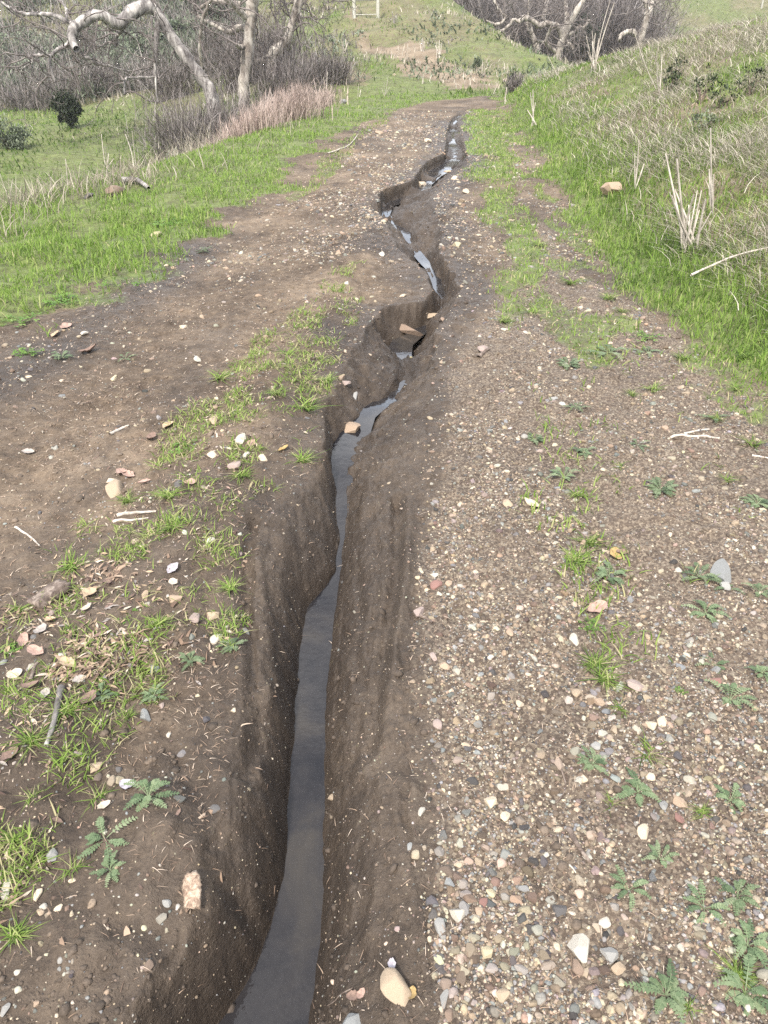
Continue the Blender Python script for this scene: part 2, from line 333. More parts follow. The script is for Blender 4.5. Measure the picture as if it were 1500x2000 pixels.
def ground_material():
    m, t, ns, ln, b = newmat('trail_soil')
    geo = ns.new('ShaderNodeNewGeometry'); P = geo.outputs['Position']
    n1 = noise(ns, ln, P, 1.3, 5, .6); n2 = noise(ns, ln, P, 14, 5, .65); n3 = noise(ns, ln, P, 90, 4, .7)
    n4 = noise(ns, ln, P, 330, 2, .6)
    v = math_(ns, ln, 'ADD', math_(ns, ln, 'MULTIPLY', n1.outputs[0], .45), math_(ns, ln, 'MULTIPLY', n2.outputs[0], .30))
    v = math_(ns, ln, 'ADD', v, math_(ns, ln, 'MULTIPLY', n3.outputs[0], .25))
    soil = ramp(ns, [(.38, (.050, .037, .027)), (.47, (.102, .077, .056)), (.55, (.175, .135, .098)), (.65, (.285, .225, .165))])
    ln.new(v, soil.inputs[0])
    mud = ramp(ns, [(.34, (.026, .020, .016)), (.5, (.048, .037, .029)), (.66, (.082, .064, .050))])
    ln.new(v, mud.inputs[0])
    c = mix(ns, ln, attr(ns, 'wet_shade').outputs['Fac'], soil.outputs[0], mud.outputs[0])  # wet mud, and the shade painted across the left track
    grit = ramp(ns, [(.40, (.075, .056, .044)), (.5, (.14, .11, .085)), (.6, (.25, .205, .155)), (.72, (.36, .31, .24))])
    vor = ns.new('ShaderNodeTexVoronoi'); vor.inputs['Scale'].default_value = 130; ln.new(P, vor.inputs['Vector'])
    gv = math_(ns, ln, 'ADD', math_(ns, ln, 'MULTIPLY', n3.outputs[0], .5), math_(ns, ln, 'MULTIPLY', vor.outputs['Color'], .5))
    ln.new(gv, grit.inputs[0])
    c = mix(ns, ln, math_(ns, ln, 'MULTIPLY', attr(ns, 'grit').outputs['Fac'], .55), c, grit.outputs[0])
    tan = ramp(ns, [(.38, (.13, .10, .07)), (.5, (.22, .175, .125)), (.62, (.31, .25, .18))]); ln.new(v, tan.inputs[0])
    c = mix(ns, ln, attr(ns, 'bare').outputs['Fac'], c, tan.outputs[0])
    gr = ramp(ns, [(.34, (.07, .060, .040)), (.45, (.085, .11, .035)), (.56, (.14, .19, .055)), (.70, (.21, .21, .11))])
    nf = noise(ns, ln, P, 3.2, 8, .75)
    gv2 = math_(ns, ln, 'ADD', math_(ns, ln, 'MULTIPLY', nf.outputs[0], .6), math_(ns, ln, 'MULTIPLY', n2.outputs[0], .4)); ln.new(gv2, gr.inputs[0])
    gf = math_(ns, ln, 'ADD', math_(ns, ln, 'MULTIPLY', attr(ns, 'grass').outputs['Fac'], 1.9), math_(ns, ln, 'MULTIPLY', math_(ns, ln, 'ADD', math_(ns, ln, 'ADD', n2.outputs[0], n3.outputs[0]), -1.0), 3.0))
    gf = math_(ns, ln, 'MULTIPLY', math_(ns, ln, 'ADD', gf, -.75, True), .85)
    c = mix(ns, ln, gf, c, gr.outputs[0])
    # pale grit grains lying in the mud
    sp = ns.new('ShaderNodeTexVoronoi'); sp.inputs['Scale'].default_value = 75; ln.new(P, sp.inputs['Vector'])
    spk = ramp(ns, [(.07, (1, 1, 1)), (.10, (0, 0, 0))]); ln.new(sp.outputs['Distance'], spk.inputs[0])
    sep = ns.new('ShaderNodeSeparateColor'); ln.new(sp.outputs['Color'], sep.inputs[0])
    keep = math_(ns, ln, 'GREATER_THAN', sep.outputs[0], .86)
    sf = math_(ns, ln, 'MULTIPLY', math_(ns, ln, 'MULTIPLY', spk.outputs[0], keep), attr(ns, 'speck').outputs['Fac'])
    c = mix(ns, ln, sf, c, (.42, .36, .29))
    ln.new(c, b.inputs['Base Color'])
    rr = ns.new('ShaderNodeMapRange'); rr.inputs['To Min'].default_value = .95; rr.inputs['To Max'].default_value = .40
    wr = math_(ns, ln, 'MULTIPLY', attr(ns, 'wet_shade').outputs['Fac'], math_(ns, ln, 'ADD', n2.outputs[0], .3), True)
    ln.new(wr, rr.inputs['Value']); ln.new(rr.outputs[0], b.inputs['Roughness'])
    b.inputs['Specular IOR Level'].default_value = .35
    hsum = math_(ns, ln, 'ADD', math_(ns, ln, 'MULTIPLY', n2.outputs[0], .6), math_(ns, ln, 'MULTIPLY', n3.outputs[0], .35))
    hsum = math_(ns, ln, 'ADD', hsum, math_(ns, ln, 'MULTIPLY', n4.outputs[0], .10))
    bp = ns.new('ShaderNodeBump'); bp.inputs['Strength'].default_value = 1.0; bp.inputs['Distance'].default_value = .018
    ln.new(hsum, bp.inputs['Height']); ln.new(bp.outputs[0], b.inputs['Normal'])
    return m
def leafy(name, stops, trans=.35, rough=.6, dark=None):
    """foliage: colour from each blade's own tint"""
    m, t, ns, ln, b = newmat(name)
    a = attr(ns, 'tint'); r = ramp(ns, stops); ln.new(a.outputs['Fac'], r.inputs[0])
    oi = ns.new('ShaderNodeObjectInfo'); hv = ns.new('ShaderNodeHueSaturation')
    mr = ns.new('ShaderNodeMapRange'); mr.inputs['To Min'].default_value = .85; mr.inputs['To Max'].default_value = 1.15
    ln.new(oi.outputs['Random'], mr.inputs['Value']); ln.new(mr.outputs[0], hv.inputs['Value']); ln.new(r.outputs[0], hv.inputs['Color'])
    ln.new(hv.outputs[0], b.inputs['Base Color']); b.inputs['Roughness'].default_value = rough
    b.inputs['Specular IOR Level'].default_value = .3
    if trans > 0:
        tr = ns.new('ShaderNodeBsdfTranslucent'); ln.new(hv.outputs[0], tr.inputs['Color'])
        mx = ns.new('ShaderNodeMixShader'); mx.inputs[0].default_value = trans
        ln.new(b.outputs[0], mx.inputs[1]); ln.new(tr.outputs[0], mx.inputs[2]); ln.new(mx.outputs[0], ns['Material Output'].inputs[0])
    return m
def tint_mat(name, use='object', rough=.8, spots=.35, scale=60):
    """stone: the object's own colour (or its vertex tone) with mineral mottling"""
    m, t, ns, ln, b = newmat(name)
    if use == 'object': src = ns.new('ShaderNodeObjectInfo').outputs['Color']; tc = ns.new('ShaderNodeTexCoord').outputs['Object']
    else: src = attr(ns, 'tone').outputs['Color']; tc = ns.new('ShaderNodeNewGeometry').outputs['Position']
    n = noise(ns, ln, tc, scale, 5, .7, .4)
    r = ramp(ns, [(.36, (1 - spots * 1.3,) * 3), (.52, (1, 1, 1)), (.7, (1 + spots, 1 + spots * .95, 1 + spots * .85))]); ln.new(n.outputs[0], r.inputs[0])
    c = mix(ns, ln, 1.0, src, r.outputs[0], 'MULTIPLY'); ln.new(c, b.inputs['Base Color'])
    b.inputs['Roughness'].default_value = rough; b.inputs['Specular IOR Level'].default_value = .35
    bp = ns.new('ShaderNodeBump'); bp.inputs['Strength'].default_value = .5; bp.inputs['Distance'].default_value = .003
    ln.new(n.outputs[0], bp.inputs['Height']); ln.new(bp.outputs[0], b.inputs['Normal'])
    return m
def bark_mat(name, stops, scale=5, stretch=.35):
    m, t, ns, ln, b = newmat(name)
    tc = ns.new('ShaderNodeNewGeometry').outputs['Position']
    mp = ns.new('ShaderNodeMapping'); mp.inputs['Scale'].default_value = (1, 1, stretch); ln.new(tc, mp.inputs[0])
    n = noise(ns, ln, mp.outputs[0], scale, 6, .7, .8); r = ramp(ns, stops); ln.new(n.outputs[0], r.inputs[0])
    ln.new(r.outputs[0], b.inputs['Base Color']); b.inputs['Roughness'].default_value = .9
    bp = ns.new('ShaderNodeBump'); bp.inputs['Strength'].default_value = .5; bp.inputs['Distance'].default_value = .02
    ln.new(n.outputs[0], bp.inputs['Height']); ln.new(bp.outputs[0], b.inputs['Normal'])
    return m
def water_mat():
    m, t, ns, ln, b = newmat('muddy_water')
    P = ns.new('ShaderNodeNewGeometry').outputs['Position']
    n = noise(ns, ln, P, 3.2, 5, .6, .6); r = ramp(ns, [(.36, (.012, .012, .015)), (.5, (.026, .0245, .026)), (.66, (.046, .041, .036))]); ln.new(n.outputs[0], r.inputs[0])
    ln.new(r.outputs[0], b.inputs['Base Color']); b.inputs['Roughness'].default_value = .02; b.inputs['IOR'].default_value = 1.33; b.inputs['Specular IOR Level'].default_value = .65
    n2 = noise(ns, ln, P, 38, 3, .5); bp = ns.new('ShaderNodeBump'); bp.inputs['Strength'].default_value = .4; bp.inputs['Distance'].default_value = .0025
    ln.new(n2.outputs[0], bp.inputs['Height']); ln.new(bp.outputs[0], b.inputs['Normal'])
    return m
M = {}
M['ground'] = ground_material()
M['water'] = water_mat()
M['stone'] = tint_mat('field_stone', 'object', .8, .28, 45)
M['gravel'] = tint_mat('gravel_stone', 'tone', .8, .22, 160)
M['grass'] = leafy('green_grass', [(0, (.050, .088, .022)), (.3, (.11, .185, .036)), (.65, (.205, .32, .062)), (.85, (.31, .39, .12)), (1, (.46, .42, .25))], .42)
M['straw'] = leafy('dry_straw', [(0, (.16, .14, .11)), (.4, (.34, .30, .24)), (.75, (.52, .48, .40)), (1, (.66, .62, .54))], .25)
M['litter'] = leafy('dead_litter', [(0, (.07, .045, .035)), (.4, (.20, .14, .10)), (.75, (.36, .27, .20)), (1, (.52, .44, .36))], .1)
M['herb'] = leafy('herb_leaf', [(0, (.07, .11, .06)), (.5, (.15, .215, .115)), (1, (.26, .32, .19))], .3)
M['clover'] = leafy('clover_leaf', [(0, (.06, .13, .03)), (.5, (.13, .26, .05)), (1, (.26, .38, .11))], .4)
M['twig'] = leafy('bare_twigs', [(0, (.075, .064, .062)), (.5, (.165, .145, .14)), (1, (.34, .315, .305))], 0)
M['pinkweed'] = leafy('dry_pink_weed', [(0, (.20, .155, .14)), (.5, (.42, .335, .30)), (1, (.60, .51, .46))], .2)
M['sage'] = leafy('sage_leaf', [(0, (.075, .095, .06)), (.5, (.16, .20, .13)), (1, (.28, .32, .24))], .2)
M['darkbush'] = leafy('dark_oak_leaf', [(0, (.012, .022, .010)), (.6, (.030, .048, .020)), (1, (.06, .085, .035))], .15)
M['bark'] = bark_mat('sycamore_bark', [(.32, (.08, .065, .055)), (.44, (.20, .175, .155)), (.54, (.38, .35, .315)), (.68, (.60, .57, .52))], 4.5)
M['greybark'] = bark_mat('grey_bark', [(.36, (.065, .058, .057)), (.46, (.16, .148, .145)), (.54, (.30, .285, .275)), (.64, (.52, .50, .48))], 5)
M['twigbark'] = bark_mat('twig_bark', [(.3, (.07, .058, .055)), (.5, (.14, .12, .115)), (.7, (.30, .275, .26))], 3)
M['stalk'] = bark_mat('dry_stalk', [(.3, (.24, .21, .18)), (.5, (.50, .46, .41)), (.7, (.70, .66, .60))], 25, .2)
M['wood'] = bark_mat('weathered_wood', [(.3, (.055, .040, .034)), (.5, (.16, .125, .105)), (.7, (.34, .29, .25))], 55, .3)
M['palewood'] = bark_mat('pale_broken_wood', [(.36, (.16, .10, .075)), (.5, (.36, .27, .20)), (.64, (.58, .48, .38))], 90, .3)
M['post'] = bark_mat('fence_wood', [(.3, (.22, .22, .18)), (.5, (.42, .42, .37)), (.7, (.6, .6, .55))], 9, .1)

# ------------------------------------------------------------------ region masks on the ground plane
def inpoly(x, y, P):
    c = np.zeros(x.shape, bool); n = len(P)
    for i in range(n):
        (x0, y0), (x1, y1) = P[i], P[(i + 1) % n]
        if y0 == y1: continue
        m = ((y0 > y) != (y1 > y)) & (x < (x1 - x0) * (y - y0) / (y1 - y0) + x0); c ^= m
    return c
def region(x, y, P, wob=.12, sc=1.6, soft=0):
    xx = x + fbm(x * sc, y * sc, 3, 71) * wob; yy = y + fbm(x * sc, y * sc, 3, 75) * wob * 1.5
    if not soft: return inpoly(xx, yy, P).astype(float)
    return sum(inpoly(xx + a * soft, yy + b * soft, P).astype(float) for a, b in ((-1, 0), (1, 0), (0, -1.4), (0, 1.4), (0, 0))) / 5
far_hill = lambda pts: np.array([G(*p)[:2] for p in pts])
MOUND = W0([(700,520),(640,545),(560,640),(470,700),(400,760),(340,830),(300,900),(220,960),(120,1060),(40,1150),(-60,1230),(-90,1900),(20,1850),(160,1560),(270,1380),(440,1290),(505,1100),(520,960),(610,930),(650,800),(650,700),(690,640),(730,560)])
GRAV = W0([(870,840),(880,720),(950,600),(1010,480),(1060,440),(1120,520),(1330,640),(1480,740),(2300,1000),(2400,2300),(860,2300),(870,1900),(860,1700),(845,1500),(828,1300),(830,1100),(855,950)])
DENSE_G = W0([(885,830),(900,780),(1000,760),(1060,850),(1100,1000),(1300,1000),(1600,950),(2300,1300),(2400,2300),(960,2300),(900,1950),(880,1600),(860,1400),(850,1200),(865,1000)])
STRIP = W0([(905,232),(940,210),(982,222),(1000,280),(1010,350),(1035,420),(1050,500),(1080,580),(1070,650),(1010,660),(975,560),(975,480),(955,400),(925,340),(915,270)])
RTRK = W0([(960,215),(1010,280),(1040,400),(1090,520),(1100,700),(1330,760),(1600,900),(1500,745),(1330,620),(1180,500),(1100,400),(1060,330),(995,220)])
UPST = W0([(560,390),(640,300),(700,260),(760,215),(790,205),(760,230),(690,290),(640,345),(600,380)])
LEDGE = line([(-220,760),(0,655),(60,640),(200,580),(290,510),(390,470),(440,410),(560,370),(610,310),(660,268),(720,232),(800,207),(880,196),(930,194)])
TOE = line([(1700,860),(1500,745),(1400,680),(1330,620),(1250,560),(1180,500),(1150,480),(1100,400),(1060,330),(1020,280),(995,220)])
BARE = far_hill([(745,90),(800,80),(850,105),(900,140),(955,165),(960,178),(900,172),(850,150),(800,145),(770,110),(735,100)])
BARE2 = far_hill([(590,110),(650,112),(720,135),(740,165),(660,172),(620,160),(590,140)])
TRAIL2 = far_hill([(670,20),(690,60),(700,95),(712,110),(735,100),(705,60),(690,15)])
def masks(x, y):
    g, ins, tt = gully(x, y)
    wob = fbm(x * 1.7, y * 1.7, 3, 80)
    le = np.interp(y, *LEDGE); te = np.interp(y, *TOE)
    left = (1 - sm(-.16, .16, x - le - wob * .45 - fbm(x * 6, y * 5, 2, 181) * .22)) * (y < 24)
    right = sm(-.15, .15, x - te - wob * .3) * (y < 22.2)
    yfar = sm(22.6, 23.2, y + wob * .3 - .03 * np.abs(x - 2))
    road_far = (y > 19) * sm(2.2, 2.8, x) * (1 - yfar)
    strip = region(x, y, STRIP, .28, 2.2, .06) * (.45 + .55 * sm(-.45, .05, fbm(x * 4, y * 2.5, 3, 82)))
    rt = region(x, y, RTRK, .3, 2) * sm(-.25, .25, fbm(x * 3.5, y * 2.2, 3, 182)); strip = np.maximum(strip, rt * .8)
    up = region(x, y, UPST, .15, 2) * sm(-.3, .3, fbm(x * 3, y * 2, 2, 83))
    mound = region(x, y, MOUND, .14, 3) * sm(-.55, .10, fbm(x * 5, y * 5, 3, 84))
    grass = np.maximum.reduce([left, right, yfar, strip, up * .7])
    grass *= (1 - ins)
    far = y > 22
    bare = np.zeros_like(x)
    if far.any():
        xf, yf = x[far], y[far]
        bb = np.maximum(np.maximum(region(xf, yf, BARE, .9, .9, .3), region(xf, yf, BARE2, .9, .9, .3) * .6), region(xf, yf, TRAIL2, .4, 1, .2) * .7)
        patch = sm(-.15, .3, fbm(xf * .30, yf * .16, 4, 85)) * .36 * sm(24, 29, yf)
        bare[far] = np.maximum(bb, patch)
    bare = np.maximum(bare, right * sm(.3, 1.0, x - te) * (.15 + .45 * sm(-.15, .3, fbm(x * .9, y * .8, 3, 115))))
    grit = region(x, y, GRAV, .06, 3, .04) * (1 - ins) * (1 - right)
    wet_shade = np.maximum(ins * (.92 - .25 * tt), 0)
    gd = np.minimum(np.abs(x - np.interp(y, *LR)), np.abs(x - np.interp(y, *RR)))
    wet_shade = np.maximum(wet_shade, (1 - sm(.02, .35, gd + fbm(x * 4, y * 4, 3, 88) * .12)) * .75 * (y < 20))
    wet_shade = np.maximum(wet_shade, sm(.0, .3, fbm(x * 1.4, y * .9, 4, 89)) * .6 * (y < 24))
    wet_shade = wet_shade * (1 - .6 * sm(5.5, 9, y) * (1 - ins))
    wet_shade = np.maximum(wet_shade, (1 - sm(.05, .55, gd + fbm(x * 3, y * 3, 3, 188) * .25)) * .85 * sm(3, 4.5, y) * (y < 17))
    wet_shade = np.maximum(wet_shade, grit * .45)
    dk = np.exp(-(dist_line(x, y, SHADE_BAND) / .42) ** 2); wet_shade = np.maximum(wet_shade, dk * .95 * (y < 10))  # shade along the left track, painted in as darker soil
    dry = np.exp(-(dist_line(x, y, SUNLIT_BAND) / .30) ** 2); wet_shade = wet_shade * (1 - dry * .85 * (1 - ins))  # strip of sunlight beside the shade, painted in as paler soil
    return dict(grass=np.clip(grass * (1 - bare * .0), 0, 1) * (1 - bare), wet_shade=np.clip(wet_shade, 0, 1), grit=grit, bare=np.clip(bare, 0, 1), speck=np.clip(ins + .6 * (wet_shade > .5), 0, 1) * (y < 9), mound=mound, left=left, right=right, strip=strip)
SHADE_BAND = W0([(380,480),(300,560),(180,640),(60,720),(-120,800)])  # course of the painted shade on the left track
SUNLIT_BAND = W0([(700,300),(560,420),(430,560),(320,640),(220,760),(80,900),(-100,1050)])  # course of the painted sunlit strip

# ------------------------------------------------------------------ ground sheet
def build_ground():
    rows = list(np.linspace(-6, .35, 50)); y = .35
    while y < 60: y += max(.0055, .0042 * y); rows.append(y)
    while y < 208: y += .018 * y; rows.append(y)
    rows = np.array(rows); nx = 760
    u = np.linspace(-1, 1, nx); g = .16 * u + .84 * np.sign(u) * np.abs(u) ** 3
    xc = (np.interp(rows, *WL) + np.interp(rows, *WR)) / 2
    xc = np.where(rows > 19, np.interp(rows, [19, 40], [xc[np.argmin(abs(rows - 19))], 0]), xc)
    wd = 6 + 1.05 * np.maximum(rows, 0)
    X = xc[:, None] + wd[:, None] * g[None]; Y = np.broadcast_to(rows[:, None], X.shape)
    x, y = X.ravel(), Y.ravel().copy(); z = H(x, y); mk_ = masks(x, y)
    V = np.stack([x, y, z], 1); nr = len(rows)
    i = np.arange(nr - 1)[:, None] * nx; j = np.arange(nx - 1)[None]
    f = np.stack([i + j, i + j + 1, i + nx + j + 1, i + nx + j], -1).reshape(-1, 4)
    me = mesh_np('ground', V, [f], {k: mk_[k] for k in ('grass', 'wet_shade', 'grit', 'bare', 'speck')}, smooth=True)
    o = mk('ground', me, M['ground']); tag(o, kind='structure')
def build_water():
    ys = np.arange(.3, Y_HEAD - .6, .012); n = 7
    a, b = np.interp(ys, *WL) - .028, np.interp(ys, *WR) + .028
    d = np.interp(ys, *DWL)
    s = np.linspace(0, 1, n); X = a[:, None] + (b - a)[:, None] * s[None]; Y = np.broadcast_to(ys[:, None], X.shape)
    Z = np.broadcast_to(-d[:, None] - .006, X.shape) + macro(X, Y)
    Z = Z + (fbm(X * .5, Y * .5, 3, 40) * .035 + fbm(X * 2.1, Y * 1.6, 3, 44) * .018)
    lev = Z.mean(1) + (.012 * sm(3.10, 3.16, ys) + .016 * sm(3.3, 3.5, ys)) * (1 - sm(3.78, 3.84, ys)); k = np.ones(25) / 25; lev = np.convolve(np.pad(lev, 12, 'edge'), k, 'valid')
    Z = np.broadcast_to(lev[:, None], X.shape)
    V = np.stack([X.ravel(), Y.ravel(), Z.ravel()], 1); i = np.arange(len(ys) - 1)[:, None] * n; j = np.arange(n - 1)[None]
    f = np.stack([i + j, i + j + 1, i + n + j + 1, i + n + j], -1).reshape(-1, 4)
    tag(mk('water', mesh_np('water', V, [f], smooth=True), M['water']), kind='structure')
build_ground(); build_water()

# ------------------------------------------------------------------ stones
def ico(sub):
    import bmesh
    bm = bmesh.new(); bmesh.ops.create_icosphere(bm, subdivisions=sub, radius=1)
    V = np.array([v.co[:] for v in bm.verts]); Fc = np.array([[v.index for v in f.verts] for f in bm.faces]); bm.free(); return V, Fc
I1, I2, I4 = ico(1), ico(2), ico(4)
def rockshape(base, seed, cuts=9, rnd=.0, amp=.1):
    r = np.random.default_rng(seed); V, Fc = base[0].copy(), base[1]
    V = V * (1 + amp * fbm(V[:, 0] * 1.3 + seed, V[:, 1] * 1.3 + V[:, 2] * 1.7, 2, seed))[:, None]
    for _ in range(cuts):
        n = r.normal(size=3); n /= np.linalg.norm(n); d = r.uniform(.45, .82)
        k = V @ n; V = V - np.clip(k - d, 0, None)[:, None] * n[None] * (1 - rnd)
    if len(V) > 500: V = V * (1 + .025 * fbm(V[:, 0] * 6 + seed, V[:, 1] * 6 + V[:, 2] * 5, 3, seed + 3))[:, None]
    return V / np.abs(V).max(0), Fc
ROCKS = []
for i in range(12):
    V, Fc = rockshape(I4, 100 + i, cuts=[9, 13, 16][i % 3], rnd=[.0, .05, .3][i % 3])
    me = mesh_np('stone_shape', V, [Fc], smooth=False)
    me.polygons.foreach_set('use_smooth', np.full(len(Fc), i % 3 == 2)); me.materials.append(M['stone']); ROCKS.append(me)
PAL = dict(white=(.50,.47,.41), tan=(.40,.32,.235), grey=(.30,.30,.29), bluegrey=(.255,.265,.265), pink=(.34,.275,.25), orange=(.38,.29,.215), yellow=(.50,.44,.30), dark=(.12,.115,.115), red=(.26,.15,.13), brown=(.24,.18,.14), cream=(.56,.48,.37))
stone_xy = []
def stone(px, py, wpx, hpx, colour, label, shape=None, flat=.6, name='stone', rz=None, group=None, sink=.36, tilt=.25):
    x, y, z = G(px, py + hpx * .25); m = mpp(px, py, y) ; rx = wpx * m / 2
    ang = math.atan2(CAM_H, y); ry = hpx * m / 2 / max(.45, math.sin(ang)); rz_ = min(rx, ry) * flat
    o = bpy.data.objects.new(name, ROCKS[shape if shape is not None else random.randrange(12)]); COL.objects.link(o)
    o.location = (x, y, z + rz_ * (1 - 2 * sink)); o.scale = (rx, ry, max(rz_, .003))
    if 'wedged' in label: rz = .75
    if 'boulder in the green' in label: o.location.z += .07
    if 'damming' in label: o.location.z += .03; rz = -.3
    if 'breaking' in label: o.location.z += .012
    o.rotation_euler = (random.uniform(-tilt, tilt), random.uniform(-tilt, tilt), rz if rz is not None else random.uniform(-.5, .5))
    c = np.array(PAL[colour]) * random.uniform(.9, 1.1); o.color = (*c, 1)
    tag(o, label, 'stone', group); stone_xy.append((x, y, max(rx, ry))); return o
